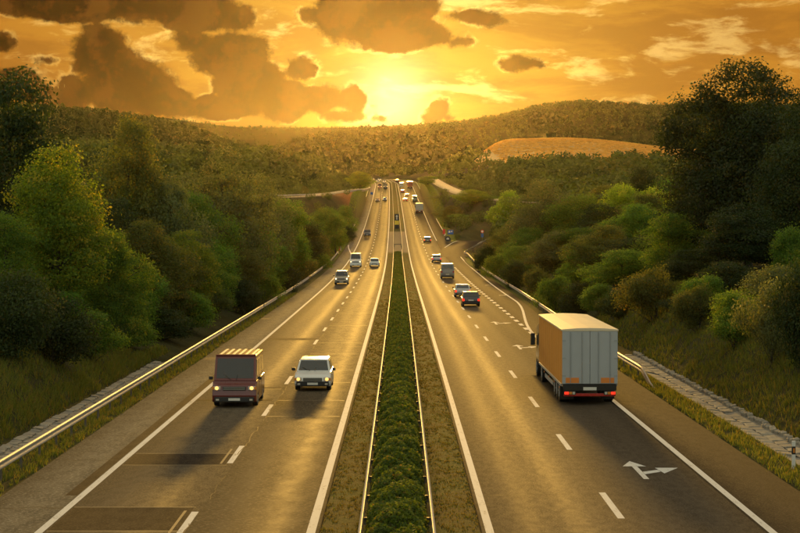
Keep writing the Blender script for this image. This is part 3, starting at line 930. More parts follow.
def make_tree(seed, H, Rw, leafmat, bark='bark', trunk=0.22, lobes=10, clumps=340, per=46, leaf=0.24, spread=0.085, tall=1.0, ragged=0.25, oddp=0.08, stems=1):
    """returns (trunk mesh, crown mesh) of a tree of height H and crown radius Rw standing at the origin"""
    r = np.random.default_rng(seed)
    cz0 = H * trunk; ch = (H - cz0) / 2; cen = np.array([0, 0, cz0 + ch])
    L = []
    for i in range(lobes):
        v = r.normal(size=3); v /= np.linalg.norm(v); q = r.uniform(0.35, 0.72)
        v = v * q; hgt = (v[2] + 1) / 2
        fx = Rw * (1.0 - 0.40 * abs(hgt - 0.42) * tall * 1.2)
        L.append((cen + v * np.array([fx, fx, ch]), r.uniform(0.34, 0.52) * min(Rw, ch) * (1.15 - 0.35 * hgt)))
    L.append((cen + np.array([0, 0, ch * 0.62]), 0.34 * min(Rw, ch)))
    L.append((cen + np.array([0, 0, -ch * 0.1]), 0.5 * min(Rw, ch)))
    C = []; O = []; T = []
    wts = np.array([l[1] ** 2 for l in L]); wts /= wts.sum()
    while len(C) < clumps:
        i = r.choice(len(L), p=wts); c, rad = L[i]
        v = r.normal(size=3); v /= np.linalg.norm(v)
        p = c + v * rad * (r.uniform(0.72, 1.0) + (r.random() < ragged) * r.uniform(0, 0.35)) * np.array([1, 1, 0.95])
        if p[2] < cz0 * 0.75 or p[2] > H * 1.02: continue
        deep = min(np.linalg.norm((p - l[0])) / l[1] for j, l in enumerate(L) if j != i)
        if deep < 0.62 and r.random() < 0.8: continue
        C.append(p); O.append(v)
        T.append(np.clip(0.42 + 0.27 * r.normal() + 0.25 * v[2], 0, 1))  # random tone per clump, upward-facing sides painted lighter
    C = np.array(C); O = np.array(O); T = np.array(T)
    cr = spread * (Rw + ch)
    n = clumps * per
    idx = np.repeat(np.arange(clumps), per)
    off = r.normal(size=(n, 3)) * np.array([1, 1, 0.62]) * 0.55 * cr
    P = C[idx] + off
    top_ = np.percentile(P[:, 2], 99.6); rr2 = np.percentile(np.hypot(P[:, 0], P[:, 1]), 97.5)
    nz = H / top_; nr = Rw / rr2
    P = P * np.array([nr, nr, nz]); C = C * np.array([nr, nr, nz])
    V, F = quads(P, leaf, O[idx], 0.35, seed + 1)
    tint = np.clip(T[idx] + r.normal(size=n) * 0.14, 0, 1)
    oddc = r.random(clumps) < oddp
    odd = np.where(oddc[idx], r.uniform(0.3, 1.0, n), (r.random(n) < 0.03) * 0.6)
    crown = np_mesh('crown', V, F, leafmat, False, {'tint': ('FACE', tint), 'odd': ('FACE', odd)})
    mb = MB(); rt = 0.016 * H + 0.05
    rr_ = random.Random(seed)
    for s in range(stems):
        lean = np.array([rr_.uniform(-.1, .1), rr_.uniform(-.1, .1)]) * (H * 0.3) * (1 if stems == 1 else 3)
        top = H * 0.80
        pts = [(lean[0] * t ** 1.4 + math.sin(t * 5 + seed) * 0.06 * Rw * t, lean[1] * t ** 1.4 + math.cos(t * 4 + seed) * 0.06 * Rw * t, -0.4 + (top + 0.4) * t) for t in np.linspace(0, 1, 8)]
        mb.tube(pts, [rt * (1.35 if i == 0 else 1 - 0.85 * i / 7) / (1 if stems == 1 else 1.5) for i in range(8)], 7)
        for k in range(max(4, 16 // stems)):
            c = C[rr_.randrange(clumps)]
            t = min(0.9, max(trunk * 0.9, (c[2] - 0.32 * np.hypot(c[0], c[1])) / top * 0.85)); i0 = int(t * 7); b0 = Vector(pts[i0])
            e = Vector(c); mid = b0.lerp(e, 0.5) + Vector((0, 0, 0.06 * H * rr_.uniform(0, 1)))
            r0 = rt * (1 - 0.85 * t) * 0.55 / (1 if stems == 1 else 1.5)
            mb.tube([b0, mid, e], [r0, r0 * 0.6, r0 * 0.18], 5)
    return mb.mesh('trunk', bark, smooth=True), crown


PROTO = {}
def proto(key, *a, **k):
    k['leaf'] = k['leaf'] * 0.80; k['clumps'] = int(k['clumps'] * 1.45)
    PROTO[key] = (a[1], a[2], make_tree(*a, **k))


#      key        seed H   R    material
proto('oak', 1, 15.0, 6.2, 'leaf_dark', lobes=20, clumps=980, per=44, leaf=0.25, trunk=0.08, spread=0.058, tall=0.5, ragged=0.15)
proto('oak_b', 21, 13.0, 5.2, 'leaf_dark', lobes=13, clumps=480, per=44, leaf=0.26, trunk=0.10, spread=0.065)
proto('feather', 2, 14.0, 4.6, 'leaf_dark', lobes=15, clumps=420, per=36, leaf=0.30, trunk=0.06, spread=0.075, ragged=0.5, tall=0.8)
proto('poplar', 3, 11.5, 3.6, 'leaf_yellow', lobes=14, clumps=560, per=42, leaf=0.21, trunk=0.03, spread=0.062, tall=1.1, oddp=0.16)
proto('willow', 4, 12.0, 4.6, 'leaf_brown', lobes=13, clumps=440, per=44, leaf=0.23, trunk=0.04, spread=0.07, tall=0.8)
proto('olive', 5, 12.0, 5.2, 'leaf_olive', lobes=14, clumps=480, per=44, leaf=0.24, trunk=0.04, spread=0.068, tall=0.7)
proto('olive_b', 25, 10.0, 4.0, 'leaf_olive', lobes=12, clumps=380, per=44, leaf=0.23, trunk=0.04, spread=0.07, tall=0.7)
proto('ash', 6, 11.0, 4.6, 'leaf_green', lobes=12, clumps=440, per=44, leaf=0.23, trunk=0.04, spread=0.07, tall=0.7)
proto('ash_b', 26, 9.0, 4.4, 'leaf_green', lobes=11, clumps=380, per=44, leaf=0.23, trunk=0.06, spread=0.075)
proto('bright', 7, 9.0, 4.2, 'leaf_bright', lobes=12, clumps=380, per=44, leaf=0.25, trunk=0.08, spread=0.07)
proto('bush', 8, 4.0, 2.5, 'leaf_green', lobes=9, clumps=240, per=44, leaf=0.16, trunk=0.02, spread=0.10, stems=4)
proto('bush_b', 28, 3.6, 2.6, 'leaf_brown', lobes=9, clumps=240, per=44, leaf=0.16, trunk=0.02, spread=0.10, stems=4, oddp=0.10)
proto('bush_d', 29, 3.6, 2.6, 'leaf_dark', lobes=9, clumps=240, per=44, leaf=0.16, trunk=0.02, spread=0.10, stems=4)
proto('bush_o', 30, 3.8, 2.6, 'leaf_olive', lobes=9, clumps=240, per=44, leaf=0.15, trunk=0.02, spread=0.10, stems=4)


def tree(key, px, ytop, wpx, d, label, cat='tree', group=None, z0=None):
    """a tree at distance d on the line of photo column px, its height and width taken from the outline"""
    H0, R0, (tm, cm) = PROTO[key]
    x = sight(px, d); z0 = float(ground_z(x, d)[0]) if z0 is None else z0
    H = max(1.2, CAM_H + (224 - ytop) / FOC * d - z0)
    W = wpx / FOC * d / 2 * (1.16 if cat == 'tree' else 1.10)
    name = {'tree': 'broadleaf_tree', 'bush': 'bush'}[cat]
    root = empty(name, (x, d, z0), random.uniform(0, 6.28))
    tag(root, label, cat, group)
    sx = W / R0 * 1.02; sz = H / H0
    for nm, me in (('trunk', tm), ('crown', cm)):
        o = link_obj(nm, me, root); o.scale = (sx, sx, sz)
    return root


GL = 'trees lining the oncoming carriageway'; GR = 'trees lining the outgoing carriageway'
BL = 'bushes along the oncoming carriageway'; BR = 'bushes along the outgoing carriageway'
tree('feather', 18, 74, 118, 122, 'tall dark feathery tree above the yellow-green tree at the picture edge', 'tree', GL)
tree('feather', -30, 95, 90, 112, 'dark tree cut by the picture edge beneath the cloud bank', 'tree', GL)
tree('poplar', 60, 150, 104, 104, 'large yellow-green tree lit from the road behind the grass knoll', 'tree', GL)
tree('ash', 5, 215, 90, 97, 'shaded green tree filling the corner above the grass knoll', 'tree', GL)
tree('willow', 128, 122, 88, 158, 'bushy brown-green tree under the wooded hill, right of the yellow-green tree', 'tree', GL)
tree('ash', 108, 232, 74, 108, 'dark green tree just behind the end of the grass knoll', 'tree', GL)
tree('olive_b', 170, 178, 70, 158, 'silvery olive tree between the brown-green tree and the big rounded olive', 'tree', GL)
tree('willow', 150, 222, 82, 132, 'brownish tree with yellowing leaves low in front of the silvery olive', 'tree', GL)
tree('olive', 222, 152, 92, 196, 'big rounded grey-olive tree, broadest crown of the oncoming side', 'tree', GL)
tree('poplar', 186, 232, 56, 150, 'small yellow-tipped tree below the big rounded olive', 'tree', GL)
tree('willow', 238, 240, 58, 186, 'low round tree with yellowing leaves beside the guardrail', 'tree', GL)
tree('olive', 262, 178, 66, 238, 'olive tree peeking out behind the big rounded olive', 'tree', GL)
tree('ash', 284, 200, 56, 258, 'green tree halfway along the oncoming tree line', 'tree', GL)
tree('ash_b', 272, 246, 40, 220, 'small dark tree tucked against the middle of the guardrail', 'tree', GL)
tree('oak_b', 303, 218, 44, 300, 'dark tree under the far side road', 'tree', GL)
tree('ash_b', 322, 208, 36, 400, 'rounded tree just below the side road end', 'tree', GL)
tree('ash', 336, 214, 30, 390, 'small tree by the red marker post', 'tree', GL)
tree('willow', 318, 236, 34, 330, 'brownish low tree near the end of the long guardrail', 'tree', GL)
tree('bright', 360, 172, 24, 760, 'sunlit yellow-green tree beside the crest', 'tree', GL)
tree('ash_b', 345, 206, 24, 480, 'small round tree at the red soil slope', 'tree', GL)
tree('bright', 292, 205, 30, 420, 'light green tree behind the dark tree under the side road', 'tree', GL)
for (k_, px, yt, w, d, lb) in [
    ('bush_d', 30, 300, 90, 104, 'deep shaded bush behind the grass knoll, at the picture edge'),
    ('bush_d', 80, 315, 80, 106, 'deep shaded bush at the end of the grass knoll'),
    ('bush_d', 14, 272, 96, 84, 'dark bush on top of the grass knoll at the picture edge'),
    ('bush_d', 52, 292, 80, 89, 'dark bush on the back of the grass knoll'),
    ('bush', 90, 312, 64, 97, 'green bush at the far foot of the grass knoll'),
    ('bush', 62, 292, 70, 101, 'dark green bush hiding the foot of the yellow-green tree'),
    ('bush_d', 5, 288, 80, 95, 'black-green bush at the corner above the knoll'),
    ('bush', 128, 318, 62, 114, 'dark green bush where the stone ditch meets the trees'),
    ('bush_d', 160, 306, 60, 126, 'dark bush behind the guardrail below the brownish tree'),
    ('bush', 190, 292, 54, 138, 'green bush behind the guardrail below the yellow-tipped tree'),
    ('bush_b', 215, 288, 46, 156, 'reddish brown bush behind the guardrail'),
    ('bush_d', 240, 276, 44, 172, 'dark bush under the low round tree'),
    ('bush', 262, 272, 36, 192, 'small green bush against the guardrail, sixth along it'),
    ('bush_d', 283, 262, 34, 222, 'small dark bush near the guardrail bend'),
    ('bush_b', 302, 256, 28, 262, 'small brown bush near the guardrail bend'),
    ('bush', 318, 252, 24, 310, 'tiny green bush before the guardrail end'),
    ('bush_d', 345, 226, 20, 460, 'tiny dark bush on the bright verge')]:
    tree(k_, px, yt, w, d, lb, 'bush', BL)
tree('oak', 748, 66, 150, 140, 'huge dark tree standing out against the sky', 'tree', GR)
tree('oak_b', 812, 96, 110, 128, 'tall dark tree at the picture edge beside the huge dark tree', 'tree', GR)
tree('oak_b', 700, 160, 84, 150, 'dark tree leaning in front of the huge dark tree, over the bank', 'tree', GR)
tree('ash', 668, 214, 78, 146, 'spreading green tree left of the huge dark tree foot', 'tree', GR)
tree('oak_b', 745, 205, 100, 124, 'shaded tree below the huge dark tree', 'tree', GR)
tree('ash_b', 622, 250, 76, 158, 'round dark green tree right above the truck', 'tree', GR)
tree('willow', 600, 226, 68, 186, 'brownish green tree behind the round one above the truck', 'tree', GR)
tree('ash', 578, 246, 56, 190, 'green tree up and left of the truck', 'tree', GR)
tree('ash', 640, 205, 66, 210, 'green tree with brown tips in the middle of the outgoing tree line', 'tree', GR)
tree('bright', 622, 186, 56, 270, 'bright lime green tree below the pole in the field', 'tree', GR)
tree('bright', 655, 190, 56, 260, 'bright lime green tree nearest the huge dark tree', 'tree', GR)
tree('oak_b', 640, 168, 50, 330, 'dark green tree behind the lime green trees', 'tree', GR)
tree('ash', 672, 178, 50, 320, 'dark tree half hidden by the huge dark tree', 'tree', GR)
tree('olive', 545, 182, 82, 290, 'big rounded olive tree, broadest crown beside the exit', 'tree', GR)
tree('ash', 580, 196, 64, 260, 'green tree between the big olive and the lime green trees', 'tree', GR)
tree('olive_b', 556, 232, 56, 226, 'olive tree low beside the exit guardrail', 'tree', GR)
tree('ash_b', 528, 246, 50, 250, 'dark round tree beside the exit guardrail', 'tree', GR)
tree('willow', 512, 222, 44, 310, 'brownish tree inside the exit curve', 'tree', GR)
tree('ash_b', 500, 240, 34, 330, 'small dark tree inside the exit curve', 'tree', GR)
tree('bright', 510, 192, 38, 420, 'light green tree left of the big rounded olive', 'tree', GR)
tree('bright', 472, 190, 34, 560, 'sunlit tree above the exit', 'tree', GR)
tree('ash', 488, 198, 34, 560, 'green tree just right of the sunlit tree above the exit', 'tree', GR)
tree('willow', 452, 206, 30, 560, 'brown green tree behind the blue sign', 'tree', GR)
tree('ash_b', 462, 214, 28, 545, 'dark tree over the exit nose', 'tree', GR)
tree('ash_b', 428, 176, 18, 800, 'dark round tree by the upper end of the far side road', 'tree', GR)
tree('willow', 440, 198, 22, 640, 'brown tree beside the far climbing guardrail', 'tree', GR)
for (k_, px, yt, w, d, lb) in [
    ('bush_b', 656, 268, 66, 124, 'reddish brown bush on the bank behind the truck'),
    ('bush', 706, 276, 58, 112, 'light green bush in the middle of the bank'),
    ('bush', 746, 290, 50, 102, 'small green bush low on the bank'),
    ('bush_o', 782, 266, 84, 100, 'large grey-green bush at the picture edge on the bank'),
    ('bush', 792, 228, 52, 112, 'green bush high on the bank at the picture edge'),
    ('bush_b', 700, 286, 50, 108, 'brown-green bush low on the bank, left of the light green bush'),
    ('bush', 736, 292, 58, 95, 'green bush at the foot of the shaded slope'),
    ('bush_o', 772, 282, 62, 85, 'grey-green bush hanging over the stone slabs'),
    ('bush_d', 806, 262, 70, 79, 'dark bush closest to the striped post'),
    ('bush_d', 690, 300, 54, 116, 'dark bush between the reddish and the light green bush'),
    ('bush_d', 730, 262, 60, 116, 'shaded bush under the huge dark tree'),
    ('bush_d', 622, 290, 46, 138, 'dark bush above the truck rear'),
    ('bush', 600, 284, 44, 150, 'dark green bush above the truck roof'),
    ('bush_d', 580, 282, 40, 160, 'dark bush by the guardrail ahead of the truck'),
    ('bush', 556, 276, 38, 178, 'green bush by the guardrail ahead of the truck'),
    ('bush_b', 536, 268, 34, 200, 'brown bush behind the exit guardrail'),
    ('bush_d', 516, 260, 30, 232, 'dark bush behind the exit guardrail'),
    ('bush', 498, 254, 28, 268, 'green bush behind the exit guardrail'),
    ('bush_d', 486, 246, 24, 310, 'small dark bush at the exit bend')]:
    tree(k_, px, yt, w, d, lb, 'bush', BR)

# trees that stand deeper in the roadside woods: only scraps of them show
rf = random.Random(4)
for (d, px, yt, w) in [(118, -20, 190, 90), (116, 40, 215, 90), (120, 95, 225, 90), (128, 70, 190, 80), (140, 118, 200, 84), (146, 160, 235, 76), (165, 145, 190, 80), (168, 195, 235, 70),
                       (180, 190, 195, 80), (205, 215, 200, 76), (212, 245, 225, 60), (240, 240, 200, 64), (245, 268, 232, 50), (270, 262, 205, 56), (285, 285, 222, 46), (330, 300, 222, 44), (118, 10, 250, 90), (124, 125, 262, 70), (136, 165, 270, 62), (160, 205, 262, 54)]:
    tree(rf.choice(['ash', 'willow', 'ash_b', 'oak_b']), px, yt, w, d, 'shaded tree deep in the wood along the oncoming carriageway', 'tree', GL)
for (d, px, yt, w) in [(160, 720, 190, 100), (165, 780, 170, 100), (150, 800, 210, 90), (172, 680, 215, 80), (178, 650, 235, 76), (205, 610, 230, 70), (215, 660, 210, 70), (225, 585, 228, 66), (250, 600, 205, 64),
                       (250, 640, 195, 64), (285, 565, 205, 60), (280, 530, 228, 50), (300, 690, 180, 70), (340, 600, 186, 56), (340, 560, 196, 54), (360, 530, 205, 44), (132, 690, 250, 70), (128, 770, 238, 80)]:
    tree(rf.choice(['ash', 'ash_b', 'oak_b', 'willow']), px, yt, w, d, 'shaded tree deep in the wood along the outgoing carriageway', 'tree', GR)

# lone bush on the field ridge
o = tree('oak_b', 600, 137, 15, 1425, 'dark lone bush on the ridge of the golden field', 'bush', None, CAM_H + (224 - 144.5) / FOC * 1425)

# ------------------------------------------------------------------ woodland seen as one mass


def woodland():
    r = np.random.default_rng(5)
    # middle distance: both sides of the road
    n = 5200
    d = r.uniform(330, 1500, n); u = r.uniform(-0.30, 0.30, n) * d
    a = np.abs(u)
    keep = (a > np.where(u < 0, 17, 19) + 0.01 * (d - 330)) & ~((u < 0) & (u > -60) & (d > 470) & (d < 740) & (a < 62 - 0.0 * d) & (r.random(n) < 0.80))
    keep &= ~((d > 1000) & (a < 30)) & ~((u > 0) & (d > 930))
    x = u + cx(d)
    for P, hw, fall, drop in PADS:
        d2 = ((x[:, None] - P[None, :, 0]) ** 2 + (d[:, None] - P[None, :, 1]) ** 2).min(1); keep &= d2 > (hw + 5) ** 2
        # keep the sight line to these roads open
    x, d = x[keep], d[keep]
    z = ground_z(x, d)
    sz = r.uniform(4.5, 9.5, len(x)) * (0.75 + 0.5 * (np.abs(x) > 40))
    near_w = (x < -10) & (x > -40) & (d > 400) & (d < 720); sz = np.where(near_w, sz * 0.35, sz)
    near_e = (x > 10) & (x < 45) & (d > 440) & (d < 860); sz = np.where(near_e, sz * 0.42, sz)
    CLUMPS.append((np.stack([x, d, z], 1), sz, np.clip(r.normal(0.6, 0.22, len(x)), 0, 1)))
    for (u0, u1, n2) in ((15.5, 75, 900), (-75, -15.5, 1250)):
        d3 = r.uniform(430, 1020, n2); u3 = r.uniform(u0, u1, n2); x3 = u3 + cx(d3); k3 = np.ones(n2, bool)
        if u0 < 0: k3 &= ~((d3 > 570) & (d3 < 720) & (u3 > -30) & (r.random(n2) < 0.75))
        for P, hw, fall, drop in PADS: k3 &= ((x3[:, None] - P[None, :, 0]) ** 2 + (d3[:, None] - P[None, :, 1]) ** 2).min(1) > (hw + 1.5) ** 2
        x3, d3 = x3[k3], d3[k3]
        CLUMPS.append((np.stack([x3, d3, ground_z(x3, d3)], 1), r.uniform(1.6, 4.2, len(x3)), np.clip(r.normal(0.8, 0.2, len(x3)), 0, 1)))
    x4 = r.uniform(-30, 75, 420); d4 = r.uniform(1120, 1420, 420); c4 = np.clip(cx(d4), -120, 0); k4 = np.abs(x4 - c4) > 19; x4, d4, c4 = x4[k4], d4[k4], c4[k4]
    CLUMPS.append((np.stack([x4, d4, terrain(x4 - c4, d4) - 0.3], 1), r.uniform(2.2, 5.0, len(x4)), np.clip(r.normal(0.6, 0.2, len(x4)), 0, 1)))
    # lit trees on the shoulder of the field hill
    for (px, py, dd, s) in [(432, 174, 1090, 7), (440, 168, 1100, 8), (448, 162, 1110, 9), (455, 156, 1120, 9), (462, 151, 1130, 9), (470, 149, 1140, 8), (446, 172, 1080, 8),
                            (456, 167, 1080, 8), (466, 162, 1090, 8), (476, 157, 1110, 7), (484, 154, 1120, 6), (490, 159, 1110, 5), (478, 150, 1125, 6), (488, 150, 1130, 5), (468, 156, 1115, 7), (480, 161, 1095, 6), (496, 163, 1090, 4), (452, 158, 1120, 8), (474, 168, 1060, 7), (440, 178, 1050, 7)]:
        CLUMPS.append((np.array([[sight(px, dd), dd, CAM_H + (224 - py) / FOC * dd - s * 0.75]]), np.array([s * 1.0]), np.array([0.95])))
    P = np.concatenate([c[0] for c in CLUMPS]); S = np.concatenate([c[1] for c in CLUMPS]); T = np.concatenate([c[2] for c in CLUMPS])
    D = P[:, 1]
    parts = {'a': [], 'b': []}
    VV, FF, TT, OO = [], [], [], []
    base = 0
    for lo, hi, nq, lf in ((0, 620, 330, 0.115), (620, 1000, 190, 0.15), (1000, 1350, 60, 0.24), (1350, 1800, 30, 0.36), (1800, 9000, 16, 0.50)):
        sel = (D >= lo) & (D < hi); m = sel.sum()
        if not m: continue
        # shared crown cloud of points, one draw for each of eight shapes
        shapes = []
        for q in range(8):
            v = r.normal(size=(nq, 3)); v /= np.linalg.norm(v, axis=1)[:, None]
            lob = 1 + 0.22 * np.sin(v[:, 0] * 4 + q) * np.cos(v[:, 1] * 3.5 + q * 2) + 0.12 * np.sin(v[:, 2] * 7 + q)
            v = v * (lob * r.uniform(0.72, 1.0, nq))[:, None] * np.array([0.46, 0.46, 0.48]) + np.array([0, 0, 0.47])
            shapes.append(v)
        shapes = np.array(shapes)
        which = r.integers(0, 8, m); rot = r.uniform(0, 6.28, m)
        pts = shapes[which]
        ca, sa = np.cos(rot)[:, None], np.sin(rot)[:, None]
        X = pts[..., 0] * ca - pts[..., 1] * sa; Y = pts[..., 0] * sa + pts[..., 1] * ca
        W = r.uniform(0.8, 1.25, m)[:, None]
        ctr = np.array([0, 0, 0.47])
        C = np.stack([X * W, Y * W, pts[..., 2]], -1) * S[sel][:, None, None] + P[sel][:, None, :]
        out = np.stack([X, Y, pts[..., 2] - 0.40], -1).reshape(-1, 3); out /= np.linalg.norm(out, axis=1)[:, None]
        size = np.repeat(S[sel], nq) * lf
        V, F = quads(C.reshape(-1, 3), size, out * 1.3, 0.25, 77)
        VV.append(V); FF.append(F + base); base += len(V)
        tn = np.repeat(T[sel], nq) + r.normal(size=m * nq) * 0.10 + out[:, 2] * 0.12  # upward-facing leaf cards painted lighter
        TT.append(np.clip(tn, 0, 1)); OO.append(np.repeat((r.random(m) < 0.07) * r.uniform(0.2, 0.8, m), nq))
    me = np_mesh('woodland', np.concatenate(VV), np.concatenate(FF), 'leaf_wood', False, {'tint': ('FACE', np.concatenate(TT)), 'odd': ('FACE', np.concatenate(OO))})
    tag(link_obj('woodland', me), 'distant woods covering the hillsides and the valley', 'woodland', None, 'stuff')


leaf_mat('leaf_wood', (0.024, 0.036, 0.010), (0.110, 0.130, 0.026), (0.12, 0.10, 0.028), 0.28, 0.8)
woodland()

def stalks():
    """short dry stalks standing in drills over the field, lit through from behind"""
    r = np.random.default_rng(31)
    X, ts, XX, Y, Z = FIELD; n = 16000
    t = r.uniform(0.05, 1.0, n); xi = r.uniform(8, len(X) - 12, n)
    a = np.clip(np.searchsorted(ts, t) - 1, 0, len(ts) - 2); fa = (t - ts[a]) / (ts[a + 1] - ts[a]); b = xi.astype(int); fb = xi - b
    def lerp(G): return (G[a, b] * (1 - fb) + G[a, b + 1] * fb) * (1 - fa) + (G[a + 1, b] * (1 - fb) + G[a + 1, b + 1] * fb) * fa
    x, y, z = lerp(XX), lerp(Y), lerp(Z)
    fal = (x > 178) & (y > 1268) & (y < 1335); keep = ~fal | (r.random(n) < 0.15); x, y, z = x[keep], y[keep], z[keep]; n = len(x)
    an = r.normal(size=n) * 0.5; w = r.uniform(0.6, 1.6, n); h = r.uniform(0.35, 0.75, n)
    dx, dy = np.cos(an) * w, np.sin(an) * w; l = r.normal(size=(2, n)) * 0.12
    V = np.stack([np.stack([x - dx, y - dy, z - 0.05], 1), np.stack([x + dx, y + dy, z - 0.05], 1), np.stack([x + dx * 1.1 + l[0], y + dy + l[1], z + h], 1), np.stack([x - dx * 1.1 + l[0], y - dy + l[1], z + h * 0.9], 1)], 1).reshape(-1, 3)
    me = np_mesh('stubble', V, np.arange(4 * n).reshape(n, 4), 'stalk', False, {'tint': ('FACE', r.random(n)), 'odd': ('FACE', (r.random(n) < 0.2) * 0.6)})
    tag(link_obj('stubble', me), 'dry golden stubble standing on the rounded field', 'stubble', None, 'stuff')


leaf_mat('stalk', (0.52, 0.34, 0.12), (0.66, 0.45, 0.17), (0.44, 0.27, 0.09), 0.6, 0.8)
stalks()

# ------------------------------------------------------------------ median hedge


def hedge():
    r = np.random.default_rng(9)
    root = empty('hedge', (-0.1, 36, 0)); tag(root, 'long clipped green hedge between the median guardrails', 'hedge')
    d0, d1 = 38.0, 402.0
    dd = []
    for lo, hi, dens in ((38, 75, 1150), (75, 120, 720), (120, 190, 360), (190, 402, 170)):
        dd.append(r.uniform(lo, hi, int((hi - lo) * dens)))
    d = np.concatenate(dd); n = len(d)
    th = np.arccos(np.clip(r.uniform(-1.0, 1.0, n), -1, 1))
    fade = 1 - 0.70 * sm(270, 390, d)
    plant = np.floor(d / 0.9 + 0.35 * np.sin(d * 0.8)).astype(int); hsh = np.random.default_rng(2).random(600)
    rows = 0.5 + 0.5 * np.cos(d * 2 * math.pi / 1.1 + 2.6 * np.sin(d * 0.37) + 1.7 * np.sin(d * 0.11) + 1.1 * np.cos(th * 2 + d * 0.5))
    bumpy = 0.86 + 0.06 * rows + 0.11 * hsh[plant % 600] + 0.08 * np.sin(d * 1.7 + th * 3) + 0.07 * np.sin(d * 4.1 - th * 5)
    rad = bumpy * r.uniform(0.80, 1.05, n)
    X = -0.09 + np.cos(th) * 0.80 * (0.9 + 0.1 * bumpy) * r.uniform(0.9, 1.03, n) + cx(d)
    Z = zr(d) + 0.05 + np.sin(th) ** 0.6 * 1.02 * rad * fade
    C = np.stack([X, d, Z], 1)
    out = np.stack([np.cos(th), -0.2 * np.sin(d * 5), np.sin(th)], 1)
    V, F = quads(C, np.where(d < 120, 0.105, 0.15), out, 0.5, 3)
    V[:, 0] += 0.1; V[:, 1] -= 36
    tint = np.clip(0.22 + 0.25 * rows + 0.35 * hsh[(plant * 7) % 600] + r.normal(size=n) * 0.22 - 0.1, 0, 1)  # row crests painted lighter than the hollows between
    patch = wav(np.cos(th) * 2, d, 0.8)
    odd = np.where((patch > 0.5) & (r.random(n) < 0.3), r.uniform(0.2, 0.7, n), (r.random(n) < 0.04) * 0.7)
    link_obj('foliage', np_mesh('foliage', V, F, 'leaf_hedge', False, {'tint': ('FACE', tint), 'odd': ('FACE', odd)}), root)
    # twiggy inside
    k = np.arange(d0, d1, 0.5); VV = []
    for q in k:
        f = 1 - 0.70 * float(sm(270, 390, q))
        for (x, z) in ((-0.62, 0), (-0.55, 0.55), (-0.25, 0.74), (0.25, 0.74), (0.55, 0.55), (0.62, 0)):
            VV.append((x + float(cx(q)) + 0.01 + random.uniform(-.04, .04), q - 36, float(zr(q)) + z * f + random.uniform(-.04, .04)))
    i = np.arange(len(k) - 1)[:, None] * 6 + np.arange(5)[None, :]
    F = np.stack([i, i + 1, i + 7, i + 6], -1).reshape(-1, 4)
    link_obj('twigs', np_mesh('twigs', VV, F, 'bark', True), root)


hedge()

# ------------------------------------------------------------------ grass


def grass(name, label, mat, spec, hmin, hmax, seed, tuft=5):
    """spec: (u0, u1, d0, d1, tufts per square metre)"""
    r = np.random.default_rng(seed); U, Dd = [], []
    for (u0, u1, d0, d1, dens) in spec:
        m = int(abs(u1 - u0) * (d1 - d0) * dens); u = r.uniform(u0, u1, m); dd = r.uniform(d0, d1, m)
        keep = wav(u * 6, dd * 2, 0.5) + r.normal(size=m) * 0.5 > -0.45
        U.append(u[keep]); Dd.append(dd[keep])
    u = np.repeat(np.concatenate(U), tuft); d = np.repeat(np.concatenate(Dd), tuft); n = len(u)
    u = u + r.normal(size=n) * 0.05; d = d + r.normal(size=n) * 0.08
    z = terrain(u, d); x = u + cx(d)
    h = r.uniform(hmin, hmax, n); w = r.uniform(0.012, 0.03, n) * np.where(d > 110, 1.8, 1.0)
    an = r.uniform(0, 6.28, n); lx = r.normal(size=n) * 0.35 * h; ly = r.normal(size=n) * 0.35 * h
    ax, ay = np.cos(an) * w, np.sin(an) * w
    V = np.stack([np.stack([x - ax, d - ay, z - 0.01], 1), np.stack([x + ax, d + ay, z - 0.01], 1), np.stack([x + lx, d + ly, z + h], 1)], 1).reshape(-1, 3)
    F = np.arange(3 * n).reshape(n, 3)
    me = np_mesh(name, V, F, mat, False, {'tint': ('FACE', r.random(n)), 'odd': ('FACE', (r.random(n) < 0.3) * r.random(n))})
    tag(link_obj(name, me), label, 'grass', None, 'stuff')


grass('median_grass', 'dry brown grass on both sides of the hedge', 'grass_dry',
      [(-2.15, -1.05, 42, 110, 26), (1.0, 2.15, 42, 110, 26), (-2.1, -1.05, 110, 200, 10), (1.0, 2.1, 110, 200, 10), (-2.1, -1.05, 200, 400, 3), (1.0, 2.1, 200, 400, 3)], 0.025, 0.07, 21)
grass('verge_grass', 'rough grass under the guardrails', 'grass_blade',
      [(-13.6, -12.2, 42, 120, 30), (-13.7, -12.2, 120, 220, 12), (12.4, 13.6, 50, 120, 34)], 0.06, 0.24, 22)
grass('bank_grass', 'shaggy grass on the bank and the knoll', 'grass_blade',
      [(15.1, 22, 56, 100, 30), (15.1, 24, 100, 150, 16), (-22, -15.0, 56, 112, 30), (-15.8, -15, 56, 120, 40)], 0.10, 0.38, 23)
grass('lush_grass', 'bright green verge grass beside the exit and the far shoulder', 'grass_lush',
      [(14.2, 15.6, 160, 300, 14), (-16.0, -13.0, 385, 470, 8), (14.8, 16.4, 300, 420, 8), (-15.0, -13.1, 560, 860, 4), (13.1, 15, 560, 860, 4)], 0.10, 0.30, 24)

# ------------------------------------------------------------------ vehicles


